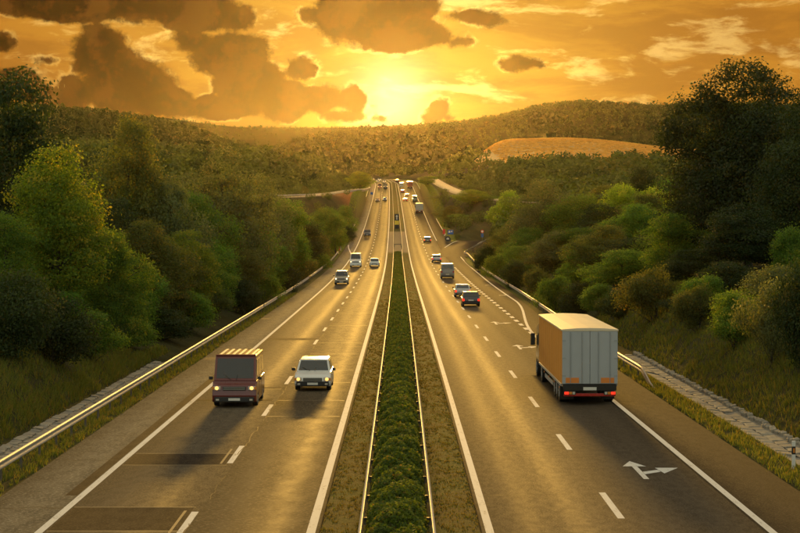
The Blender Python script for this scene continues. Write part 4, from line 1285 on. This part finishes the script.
def wheel(root, x, y, r, w, mat='alloy'):
    wh = empty('wheel', (x, y, r)); wh.parent = root
    s = 1 if x > 0 else -1
    mb = MB(); seg = 18; prof = [(-w / 2, r * 0.62), (-w / 2, r * 0.93), (-w / 2 + 0.03, r), (w / 2 - 0.03, r), (w / 2, r * 0.93), (w / 2, r * 0.62)]
    vs_, fs = [], []
    for i in range(seg):
        a = 2 * math.pi * i / seg
        for (px, pr) in prof: vs_.append((px, math.cos(a) * pr, math.sin(a) * pr))
    m = len(prof)
    for i in range(seg):
        j = (i + 1) % seg
        for k in range(m - 1): fs.append((i * m + k, i * m + k + 1, j * m + k + 1, j * m + k))
    mb.add(vs_, fs); mb.build('tyre', 'rubber', wh, smooth=False)
    mb = MB(); poly = [(math.cos(2 * math.pi * i / 14) * r * 0.63, math.sin(2 * math.pi * i / 14) * r * 0.63) for i in range(14)]
    mb.prism(poly, 'x', -w / 2 + 0.02, w / 2 - 0.03)
    for i in range(5):
        a = 2 * math.pi * i / 5
        mb.tube([(s * (w / 2 - 0.02), 0, 0), (s * (w / 2 - 0.02), math.cos(a) * r * 0.58, math.sin(a) * r * 0.58)], 0.035, 5)
    mb.build('rim', mat, wh)


def arch(yc, r, n=7):
    return [(yc + r * math.cos(math.pi * i / n), r * 0.95 * math.sin(math.pi * i / n)) for i in range(n + 1)]


def panel_on(c, u0, u1, v0, v1, th=0.012):
    """a thin panel on a quad with corners c (0 bottom-left, 1 bottom-right, 2 top-right, 3 top-left), lifted off it"""
    c = [Vector(p) for p in c]
    def bl(u, v): return c[0] * (1 - u) * (1 - v) + c[1] * u * (1 - v) + c[2] * u * v + c[3] * (1 - u) * v
    nrm = (c[1] - c[0]).cross(c[3] - c[0]).normalized()
    q = [bl(u0, v0), bl(u1, v0), bl(u1, v1), bl(u0, v1)]
    mb = MB(); a = [p - nrm * 0.01 for p in q]; b = [p + nrm * th for p in q]
    mb.add(a + b, [(3, 2, 1, 0), (4, 5, 6, 7), (0, 1, 5, 4), (1, 2, 6, 5), (2, 3, 7, 6), (3, 0, 4, 7)])
    return mb


def place(root, d, u, away):
    """on the road, heading along it"""
    h = math.atan2(float(cx(d + 2) - cx(d - 2)), 4.0); sl = math.atan2(float(zr(d + 2) - zr(d - 2)), 4.0)
    root.location = (u + float(cx(d)), d, float(zr(d)) + 0.004)
    root.rotation_mode = 'ZXY'
    root.rotation_euler = (sl if away else -sl, 0, -h + (0 if away else math.pi))


def car(label, paint, d, u, away, kind='hatch', lights=False, group='cars on the motorway', name='car', cat='car', L=None, roof_paint=None, dark_bumper=False):
    """nose towards +y"""
    S = {'hatch': dict(L=4.2, W=1.78, belt=0.92, top=1.48, hood=0.86, y=(-1.95, -1.45, 0.45, 1.20), wb=1.28, wr=0.31, tw=0.80),
         'sedan': dict(L=4.6, W=1.80, belt=0.92, top=1.44, hood=0.84, y=(-1.75, -0.95, 0.40, 1.15), wb=1.38, wr=0.32, tw=0.78),
         'suv': dict(L=4.7, W=1.88, belt=1.12, top=1.84, hood=1.08, y=(-2.22, -1.98, 0.50, 1.05), wb=1.42, wr=0.38, tw=0.84),
         'van': dict(L=5.0, W=1.98, belt=1.26, top=2.22, hood=1.12, y=(-2.42, -2.34, 0.95, 1.72), wb=1.55, wr=0.34, tw=0.86),
         'minibus': dict(L=5.1, W=1.98, belt=1.20, top=2.28, hood=1.14, y=(-2.50, -2.46, 1.62, 2.22), wb=1.55, wr=0.34, tw=0.93),
         'tallvan': dict(L=5.4, W=2.02, belt=1.34, top=2.45, hood=1.22, y=(-2.62, -2.55, 1.25, 1.95), wb=1.75, wr=0.35, tw=0.88)}[kind]
    L = L or S['L']; W = S['W']; hw = W / 2; belt, top, hood = S['belt'], S['top'], S['hood']; yb, yr, yf, yw = S['y']; wb, wr = S['wb'], S['wr']
    f = L / 2; root = empty(name)
    low = 0.24
    prof = [(-f + 0.04, 0.34), (-f + 0.10, low)]
    prof += [(-wb - wr * 1.2, low)] + [(y, z + low) for (y, z) in arch(-wb, wr * 1.14)[::-1]][1:-1] + [(-wb + wr * 1.2, low)]
    prof += [(wb - wr * 1.2, low)] + [(y, z + low) for (y, z) in arch(wb, wr * 1.14)[::-1]][1:-1] + [(wb + wr * 1.2, low)]
    prof += [(f - 0.12, low), (f - 0.02, 0.36), (f, 0.55), (f - 0.10, hood - 0.16), (f - 0.30, hood - 0.06), (yw, hood + 0.04 if kind in ('hatch', 'sedan') else belt - 0.02),
             (yb, belt), (-f + 0.06, belt - 0.05), (-f, 0.62)]
    MB().prism(prof, 'x', -hw, hw).build('body', paint, root, 0.05, 2)
    # glasshouse
    tw = S['tw'] * hw; bw = hw * 0.96
    z0 = belt - 0.02
    cab = [(-bw, yb, z0), (bw, yb, z0), (bw, yw, z0), (-bw, yw, z0), (-tw, yr, top), (tw, yr, top), (tw, yf, top), (-tw, yf, top)]
    MB().add(cab, [(0, 3, 2, 1), (4, 5, 6, 7), (0, 1, 5, 4), (1, 2, 6, 5), (2, 3, 7, 6), (3, 0, 4, 7)]).build('cabin', roof_paint or paint, root, 0.06, 3)
    c = cab
    panel_on((c[2], c[3], c[7], c[6]), 0.06, 0.94, 0.10, 0.88).build('windscreen', 'glass', root)
    panel_on((c[0], c[1], c[5], c[4]), 0.08, 0.92, 0.22, 0.85).build('rear_window', 'glass', root)
    spans = {'hatch': ((0.08, 0.46), (0.49, 0.84)), 'sedan': ((0.12, 0.48), (0.51, 0.84)), 'suv': ((0.05, 0.32), (0.35, 0.60), (0.63, 0.90)),
             'van': ((0.66, 0.93), (0.36, 0.63), (0.06, 0.33)), 'minibus': ((0.70, 0.93), (0.38, 0.66), (0.06, 0.34)), 'tallvan': ((0.70, 0.94),)}[kind]
    for side in (0, 1):
        for (a, b) in spans:
            q = (c[1], c[2], c[6], c[5]) if side else (c[3], c[0], c[4], c[7])
            if not side: a, b = 1 - b, 1 - a
            panel_on(q, a, b, 0.16, 0.82).build('side_window', 'glass', root)
    # ends
    hm = ('lamp_head_dim' if d < 130 else 'lamp_head') if lights and not away else 'lamp_head_off'
    zh = hood - 0.26
    for s in (-1, 1):
        hl = MB().box(s * hw * 0.79 - 0.16, s * hw * 0.79 + 0.16, f - 0.14, f + 0.012, zh - 0.09, zh + 0.08).build('headlight', 'lamp_head_off', root, 0.03)
        disc2 = MB().prism([(s * hw * 0.79 + 0.085 * math.cos(q * math.pi / 8), zh + 0.085 * math.sin(q * math.pi / 8)) for q in range(16)], 'y', f + 0.005, f + 0.024)
        disc2.build('bulb', hm, hl)
        MB().box(s * hw * 0.955 - 0.045, s * hw * 0.955 + 0.045, f - 0.10, f + 0.016, zh - 0.07, zh + 0.06).build('indicator', 'lamp_amber', root, 0.01)
        MB().box(s * hw * 0.86 - 0.11, s * hw * 0.86 + 0.11, -f - 0.012, -f + 0.12, belt - 0.34, belt - 0.10).build('tail_light', 'lamp_red' if away and lights else 'lamp_red_off', root, 0.02)
        MB().box(s * (hw + 0.02) - 0.0, s * (hw + 0.20), yw - 0.30, yw - 0.17, belt + 0.02, belt + 0.17).build('mirror', 'black_plastic', root, 0.03)
        for yy in (wb, -wb): wheel(root, s * (hw - 0.115), yy, wr, 0.22)
    gr = MB().box(-hw * 0.52, hw * 0.52, f - 0.06, f + 0.012, zh - 0.10, zh + 0.06).build('grille', 'black_plastic', root, 0.015)
    for i in range(3): MB().box(-hw * 0.50, hw * 0.50, f + 0.010, f + 0.024, zh - 0.075 + i * 0.05, zh - 0.060 + i * 0.05).build('grille_bar', 'alloy', gr)
    MB().box(-hw * 0.62, hw * 0.62, f - 0.02, f + 0.042, 0.30, 0.41).build('lower_intake', 'black_paint', root, 0.01)
    for s in (-1, 1):
        MB().box(s * hw * 0.76 - 0.07, s * hw * 0.76 + 0.07, f + 0.02, f + 0.046, 0.32, 0.40).build('fog_lamp', 'lamp_head_off', root, 0.01)
        for yy in ([-0.42, 0.62] if kind in ('hatch', 'sedan') else [-0.55, 0.75]):
            MB().box(s * (hw + 0.002) - 0.004, s * (hw + 0.002) + 0.004, yy, yy + 0.014, 0.36, belt - 0.05).build('door_gap', 'black_paint', root)
            MB().box(s * (hw + 0.012) - 0.016, s * (hw + 0.012) + 0.016, yy + 0.06, yy + 0.24, belt - 0.17, belt - 0.13).build('door_handle', 'black_plastic', root)
        MB().tube([(s * 0.12 + 0.05, yw + 0.02, z0 + 0.05), (s * 0.34 + 0.22, yw - (yw - yf) * 0.30, z0 + (top - z0) * 0.24 + 0.05)], 0.012, 5).build('wiper', 'black_plastic', root)
    MB().box(-hw * 0.80, hw * 0.80, -f - 0.004, -f + 0.03, 0.56, belt - 0.36).build('tailgate_recess', paint, root, 0.01)
    MB().box(-hw * 0.90, hw * 0.90, f - 0.12, f + 0.035, 0.25, 0.49).build('bumper', 'black_plastic' if kind in ('suv', 'van', 'minibus') or dark_bumper else paint, root, 0.03)
    MB().box(-hw * 0.90, hw * 0.90, -f - 0.035, -f + 0.12, 0.30, 0.48).build('bumper', 'black_plastic', root, 0.03)
    MB().box(-0.26, 0.26, f + 0.03, f + 0.045, 0.32, 0.43).build('number_plate', 'plate_white', root)
    MB().box(-0.26, 0.26, -f - 0.016, -f + 0.01, 0.60, 0.72).build('number_plate', 'plate_white', root)
    if kind == 'minibus':
        for i in range(6): MB().box(-0.78 + i * 0.29, -0.66 + i * 0.29, yr + 0.15, yf - 0.1, top + 0.003, top + 0.035).build('roof_rib', 'roof_cream', root, 0.01)
        MB().box(-tw * 0.98, tw * 0.98, yf - 0.12, yf + 0.05, top - 0.03, top + 0.05).build('visor', paint, root, 0.02)
    if kind == 'suv':
        for s in (-1, 1): MB().tube([(s * tw * 0.86, yr + 0.25, top + 0.05), (s * tw * 0.86, yf - 0.25, top + 0.05)], 0.025, 6).build('roof_rail', 'black_plastic', root)
    place(root, d, u, away)
    tag(root, label, cat, group)
    return root


def lorry(label, d, u, away, side_m, rear_m, roof_m, cab_m, BL_=13.2, top=3.5, floor=0.95, W=2.52, name='truck', group='trucks on the motorway', lights=True):
    """tractor and box trailer, nose +y, rear doors at y = 0"""
    root = empty(name); hw = W / 2; t = 0.03
    MB().box(-hw, -hw + 0.05, 0.05, BL_, floor, top - 0.06).build('side_curtain', side_m, root, 0.015)
    MB().box(hw - 0.05, hw, 0.05, BL_, floor, top - 0.06).build('side_curtain', side_m, root, 0.015)
    MB().box(-hw + 0.055, hw - 0.055, BL_ - 0.08, BL_, floor, top - 0.07).build('front_wall', rear_m, root)
    # roof: slightly crowned, lip over the edges
    rf = MB().prism([(-hw - 0.03, top - 0.11), (hw + 0.03, top - 0.11), (hw + 0.03, top - 0.03), (hw * 0.5, top + 0.02), (0, top + 0.035), (-hw * 0.5, top + 0.02), (-hw - 0.03, top - 0.03)], 'y', -0.02, BL_ + 0.02)
    rf.build('roof', roof_m, root, 0.012)
    MB().box(-hw + 0.06, hw - 0.06, 0.06, BL_ - 0.1, floor - 0.16, floor + 0.04).build('floor', 'chassis', root)
    for s in (-1, 1):
        x0, x1 = (-hw, -0.008) if s < 0 else (0.008, hw)
        dr = MB().box(x0, x1, 0.0, 0.046, floor + 0.02, top - 0.115).build('rear_door', rear_m, root, 0.012)
        for xb in (x0 + (x1 - x0) * 0.30, x0 + (x1 - x0) * 0.72):
            MB().tube([(xb, -0.028, floor + 0.05), (xb, -0.028, top - 0.16)], 0.018, 6).build('lock_bar', 'door_seam', dr)
        for zz in (floor + 0.35, floor + 1.15, floor + 1.95):
            xo = -hw if s < 0 else hw - 0.16
            MB().box(xo, xo + 0.16, -0.014, -0.002, zz, zz + 0.06).build('hinge', 'door_seam', dr)
        MB().box(s * 0.80 - 0.30, s * 0.80 + 0.30, -0.02, -0.004, floor + 0.06, floor + 0.30).build('reflector_board', 'reflector_orange', dr)
        # curtain straps
        for i in range(11):
            y = 0.7 + i * (BL_ - 1.2) / 10
            xx = s * (hw + 0.008)
            MB().box(min(xx, s * hw), max(xx, s * hw), y, y + 0.05, floor + 0.02, top - 0.14).build('curtain_strap', side_m, root)
        xx = s * (hw - 0.02)
        MB().box(xx - 0.05, xx + 0.05, 0.4, BL_ - 0.2, floor - 0.12, floor - 0.005).build('side_rail', 'door_seam', root, 0.01)
        tl = MB().box(s * hw * 0.72 - 0.27, s * hw * 0.72 + 0.27, -0.01, 0.06, floor - 0.48, floor - 0.32).build('tail_light', 'black_plastic', root, 0.02)
        for q, (lm, w_) in enumerate((('lamp_red' if lights else 'lamp_red_off', 0.20), ('lamp_amber', 0.13), ('lamp_head_off', 0.11))):
            xa = s * (hw * 0.72 + 0.25 - (0, 0.22, 0.37)[q]); xz = xa - s * w_
            MB().box(min(xa, xz), max(xa, xz), -0.03, -0.008, floor - 0.46, floor - 0.34).build('lens', lm, tl, 0.008)
        for i in range(4):
            y = 1.5 + i * 3.0
            MB().box(s * (hw - 0.01) - 0.015, s * (hw - 0.01) + 0.015, y, y + 0.14, floor - 0.30, floor - 0.22).build('side_marker', 'lamp_amber', root)
        MB().box(s * (hw - 0.05) - 0.02, s * (hw - 0.05) + 0.02, 5.6, BL_ - 3.6, 0.42, 0.62).build('side_guard', 'door_seam', root, 0.01)
        MB().box(s * 0.93 - 0.30, s * 0.93 + 0.30, 1.05, 1.08, 0.18, 0.85).build('mudflap', 'rubber', root)
        for y in (1.9, 3.2, 4.5): wheel(root, s * (hw - 0.22), y, 0.49, 0.40, 'door_seam')
        wheel(root, s * (hw - 0.30), BL_ - 1.5, 0.50, 0.56, 'door_seam'); wheel(root, s * (hw - 0.18), BL_ + 2.0, 0.50, 0.32, 'door_seam')
    MB().box(-0.46, -0.30, 0.2, BL_ - 0.3, 0.62, floor - 0.16).box(0.30, 0.46, 0.2, BL_ - 0.3, 0.62, floor - 0.16).build('chassis', 'chassis', root)
    MB().box(-hw + 0.08, hw - 0.08, 0.02, 0.14, 0.40, 0.53).build('underrun_bar', 'lamp_red_off', root, 0.02)
    MB().box(-hw + 0.05, hw - 0.05, 0.0, 0.10, floor - 0.30, floor - 0.02).build('rear_beam', 'chassis', root, 0.02)
    MB().box(-0.30, 0.30, -0.02, 0.0, floor - 0.27, floor - 0.13).build('number_plate', 'plate_white', root)
    # tractor
    y0 = BL_ + 0.55
    cabp = [(y0, 0.95), (y0 + 2.25, 0.55), (y0 + 2.32, 1.4), (y0 + 2.18, 2.35), (y0 + 1.75, 2.75), (y0, 3.02)]
    cb = MB().prism(cabp, 'x', -1.22, 1.22).build('cab', cab_m, root, 0.08, 2)
    panel_on(((1.22, y0 + 2.31, 1.45), (-1.22, y0 + 2.31, 1.45), (-1.22, y0 + 2.18, 2.33), (1.22, y0 + 2.18, 2.33)), 0.05, 0.95, 0.05, 0.92, 0.02).build('windscreen', 'glass', cb)
    for s in (-1, 1):
        MB().box(s * 1.225 - 0.012, s * 1.225 + 0.012, y0 + 1.25, y0 + 2.1, 1.55, 2.25).build('side_window', 'glass', cb)
        MB().box(s * 1.40 - 0.12, s * 1.40 + 0.12, y0 + 2.05, y0 + 2.15, 1.65, 2.3).build('mirror', 'black_plastic', cb, 0.03)
        MB().box(s * 0.95 - 0.2, s * 0.95 + 0.2, y0 + 2.28, y0 + 2.34, 0.68, 0.86).build('headlight', 'lamp_head' if not away else 'lamp_head_off', cb, 0.02)
    MB().box(-1.0, 1.0, BL_ + 0.2, y0 + 2.0, 0.55, 0.95).build('tractor_frame', 'chassis', root)
    place(root, d, u, away)
    tag(root, label, 'truck', group)
    return root


def d_of(py):
    lo, hi = 30.0, 1130.0
    for _ in range(50):
        m = (lo + hi) / 2
        if 224 + (CAM_H - float(zr(m))) / m * FOC > py: lo = m
        else: hi = m
    return lo


# driving away
lorry('big truck with orange curtain side, grey rear doors and cream roof', d_of(405.5), 8.62, True, 'curtain_orange', 'door_grey', 'roof_cream', 'paint_dark', BL_=14.0, top=3.48)
car('dark hatchback with red tail lights, closest car ahead of the truck', 'paint_dark', d_of(307) + 2.1, 7.1, True, 'hatch', True)
car('silver car just ahead of the dark hatchback', 'paint_silver', d_of(297.5) + 2.1, 7.1, True, 'sedan', True)
car('boxy grey van ahead of the silver car', 'paint_grey', d_of(279) + 2.7, 7.15, True, 'van', False, 'vans on the motorway', 'van', 'van')
car('small silver car ahead of the grey van', 'paint_silver', d_of(262.5) + 2.1, 7.3, True, 'hatch', True)
car('dark car alone near the exit turn-off', 'paint_dark', d_of(243) + 2.1, 7.4, True, 'sedan', True)
lorry('grey truck climbing towards the crest with dark underside', d_of(213.5), 8.3, True, 'door_grey', 'door_grey', 'roof_cream', 'paint_blue', BL_=8.5, lights=False)
car('grey box van ahead of the grey truck on the climb', 'paint_grey', d_of(201.5), 8.2, True, 'tallvan', False, 'vans on the motorway', 'van', 'van')
car('reddish car in the fast lane beside the grey truck', 'paint_rust', d_of(202) + 2, 4.2, True, 'hatch', True)
car('dark car changing lanes beside the grey box van', 'paint_dark', d_of(197) + 2, 5.4, True, 'hatch', True)
car('dark red car in the fast lane below the crest', 'paint_rust', d_of(193) + 2, 3.9, True, 'hatch', True)
car('silver van in the fast lane below the crest', 'paint_silver', d_of(187.5) + 2, 4.0, True, 'tallvan', False, 'vans on the motorway', 'van', 'van')
lorry('rusty red truck in the slow lane just below the crest', d_of(188.5), 8.2, True, 'paint_rust', 'paint_rust', 'paint_orange', 'paint_red', BL_=9.0, lights=False)
car('dark car at the crest in the fast lane, last before it', 'paint_dark', d_of(182) + 2, 4.1, True, 'hatch', True)
# oncoming
car('boxy dark red van with pale roof ribs and lit headlights', 'paint_red', d_of(408) + 2.5, -7.45, False, 'minibus', True, 'vans on the motorway', 'van', 'van')
car('white car with dark bumper in the passing lane beside the red van', 'paint_white', d_of(392) + 2.3, -4.32, False, 'hatch', True, dark_bumper=True)
car('beige off-road car with lit headlights ahead of the white van', 'paint_beige', d_of(285) + 2.3, -7.75, False, 'suv', True)
car('white van in the slow lane behind the beige off-road car', 'paint_white', d_of(267.5) + 2.7, -7.6, False, 'tallvan', True, 'vans on the motorway', 'van', 'van')
car('small white car in the passing lane next to the white van', 'paint_white', d_of(267) + 2.1, -4.3, False, 'hatch', False)
car('dark blue pickup-sized car at the slip road taper', 'paint_navy', d_of(237) + 2.1, -8.0, False, 'suv', False)
car('small red car in the slow lane halfway up the climb', 'paint_rust', d_of(202) + 2, -7.4, False, 'hatch', True)
car('small blue car in the passing lane halfway up the climb', 'paint_blue', d_of(201) + 2, -4.4, False, 'hatch', True)
car('dark red van in the slow lane coming over the climb', 'paint_rust', d_of(189) + 2, -7.2, False, 'tallvan', True, 'vans on the motorway', 'van', 'van')
car('dark van in the passing lane coming over the climb', 'paint_dark', d_of(189) + 2, -4.3, False, 'tallvan', True, 'vans on the motorway', 'van', 'van')
for (lb, pt, d_, u_) in [
    ('white car first over the crest in the passing lane', 'paint_white', 1040, -4.3), ('silver car first over the crest in the slow lane', 'paint_silver', 1052, -7.4),
    ('white car second over the crest in the passing lane', 'paint_white', 1078, -4.3), ('white car rounding the crest bend, third in the queue', 'paint_white', 1088, -7.2),
    ('white car rounding the crest bend, fourth in the queue', 'paint_white', 1108, -7.4), ('beige car rounding the crest bend, fifth in the queue', 'paint_beige', 1124, -5.0),
    ('white car rounding the crest bend, sixth in the queue', 'paint_white', 1136, -7.4), ('white car rounding the crest bend, last in the queue', 'paint_white', 1152, -7.4)]:
    car(lb, pt, d_, u_, False, 'hatch', True)  # headlights added as lit so the dark car fronts show as bright dots

# ------------------------------------------------------------------ signs, posts, poles


def delineator(label, x, d, h=0.95):
    z = float(ground_z(x, d)[0]); root = empty('delineator_post', (x, d, z), 0.1)
    tag(root, label, 'marker post')
    pr = [(-0.06, -0.05), (0.06, -0.05), (0.05, 0.05), (-0.05, 0.05)]
    MB().prism(pr, 'z', -0.2, h * 0.52).build('shaft', 'white_plastic', root, 0.01)
    MB().prism([(p[0] * 1.03, p[1] * 1.03) for p in pr], 'z', h * 0.52, h * 0.80).build('black_band', 'black_paint', root, 0.01)
    MB().prism(pr, 'z', h * 0.80, h).build('cap', 'white_plastic', root, 0.012)
    MB().box(-0.025, 0.025, -0.062, -0.05, h * 0.58, h * 0.74).build('reflector', 'lamp_amber', root)


delineator('white marker post with black band beside the stone slab ditch', 13.25, 62.3)


def sign(label, x, d, parts, post_h, cat='road sign', posts=(0,), name='road_sign', zoff=None):
    z = float(ground_z(x, d)[0]); root = empty(name, (x, d, z)); tag(root, label, cat)
    for px_ in posts: MB().tube([(px_, 0.05, -0.3), (px_, 0.05, post_h)], 0.045, 8).build('post', 'steel_post', root)
    for (nm, mat, mb) in parts: mb.build(nm, mat, root, 0.004)
    return root


def disc(r, z, y0, y1, n=20): return MB().prism([(r * math.cos(2 * math.pi * i / n), z + r * math.sin(2 * math.pi * i / n)) for i in range(n)], 'y', y0, y1)


def slab(x0, x1, z0, z1, y0=-0.02, y1=0.0): return MB().box(x0, x1, y0, y1, z0, z1)


xb = sight(450.5, 480)
sign('blue road sign with white marks over the exit nose', xb, 480, [('panel', 'sign_blue', slab(-0.75, 0.75, 1.6, 2.75)), ('panel_back', 'sign_back', slab(-0.72, 0.72, 1.63, 2.72, 0.001, 0.02)),
     ('mark', 'white_plastic', slab(-0.5, -0.05, 2.05, 2.5, -0.03, -0.021)), ('mark', 'white_plastic', slab(0.15, 0.5, 2.15, 2.55, -0.03, -0.021))], 2.7, posts=(-0.5, 0.5))
sign('small red marker board beside the blue exit sign', sight(444, 478), 478, [('panel', 'sign_red', slab(-0.32, 0.32, 1.5, 2.75)), ('mark', 'white_plastic', slab(0.05, 0.30, 1.05, 1.45))], 2.7)
sign('round dark nose marker with white centre where the exit splits off', sight(447.8, 462), 462, [('panel', 'sign_back', disc(0.72, 0.95, -0.02, 0.02)), ('mark', 'white_plastic', slab(-0.32, 0.32, 0.82, 1.12, -0.03, -0.021)),
     ('mark', 'white_plastic', MB().prism([(-0.12, 1.12), (0.12, 1.12), (0.0, 1.38)], 'y', -0.03, -0.021))], 0.9)
sign('round red and white sign over a blue plate on the exit curve', sight(482.3, 470), 470, [('disc', 'sign_red', disc(0.42, 2.55, -0.02, 0.0)), ('mark', 'white_plastic', disc(0.26, 2.55, -0.03, -0.021)), ('plate', 'sign_blue', slab(-0.30, 0.30, 1.05, 2.05))], 2.9)
sign('red and white marker post at the end of the long guardrail', sight(339.5, 402), 402, [('panel', 'sign_red', slab(-0.16, 0.16, 0.5, 1.6)), ('mark', 'white_plastic', slab(0.17, 0.34, 0.5, 1.6))], 1.5)
sign('small blue sign beside the oncoming lanes near the crest', sight(371.8, 830), 830, [('panel', 'sign_blue', slab(-0.55, 0.55, 1.2, 2.3))], 2.2)
# tall black and yellow arrow board in the median
dm = 545.0
zm = float(ground_z(float(cx(dm)), dm)[0])
root = empty('median_arrow_board', (float(cx(dm)) - 0.02, dm, zm)); tag(root, 'tall black and yellow arrow board standing in the median', 'road sign')
for s in (-0.35, 0.35): MB().tube([(s, 0.06, -0.3), (s, 0.06, 4.0)], 0.05, 8).build('post', 'steel_post', root)
slab(-0.62, 0.62, 2.35, 4.3).build('arrow_panel', 'black_paint', root, 0.004)
MB().prism([(-0.12, 2.6), (0.12, 2.6), (0.12, 3.5), (0.34, 3.5), (0, 4.05), (-0.34, 3.5), (-0.12, 3.5)], 'y', -0.03, -0.021).build('arrow', 'white_plastic', root)
slab(-0.62, 0.62, 1.15, 2.30).build('warning_panel', 'sign_yellow', root, 0.004)
slab(-0.66, 0.66, -0.1, 1.10, -0.25, 0.25).build('base_block', 'black_paint', root, 0.03)
# cross bar of the median opening
root = empty('median_gate', (float(cx(432)), 432, float(zr(432)))); tag(root, 'low dark barrier across the paved median opening', 'barrier')
MB().box(-0.95, 0.95, -0.05, 0.05, 0.62, 0.80).build('bar', 'steel_post', root, 0.01)
for s in (-0.8, 0.8): MB().box(s - 0.05, s + 0.05, -0.04, 0.04, -0.1, 0.62).build('post', 'steel_post', root)
# pole in the golden field
root = empty('wooden_pole', (sight(578, 1275), 1275, CAM_H + (224 - 161) / FOC * 1275)); tag(root, 'lone wooden pole standing in the golden field', 'pole')
MB().tube([(0, 0, -4), (0, 0, 6), (0.1, 0, 11.5)], [0.36, 0.32, 0.26], 8).build('shaft', 'wood', root)
MB().box(-1.1, 1.1, -0.12, 0.12, 10.4, 10.7).build('crossarm', 'wood', root)

# ------------------------------------------------------------------ the evening air
m, nt, b = newmat('haze')
nt.nodes.remove(b)
pv = nt.nodes.new('ShaderNodeVolumePrincipled')
pv.inputs['Color'].default_value = (0.96, 0.80, 0.52, 1)
pv.inputs['Density'].default_value = 0.0000056
pv.inputs['Anisotropy'].default_value = 0.90
nt.links.new(pv.outputs[0], nt.nodes['Material Output'].inputs['Volume'])
hz = MB().box(-3300, 3300, -120, 6700, -6, 180).build('haze', 'haze')
tag(hz, 'thin golden evening haze over the valley', None, None, 'stuff')
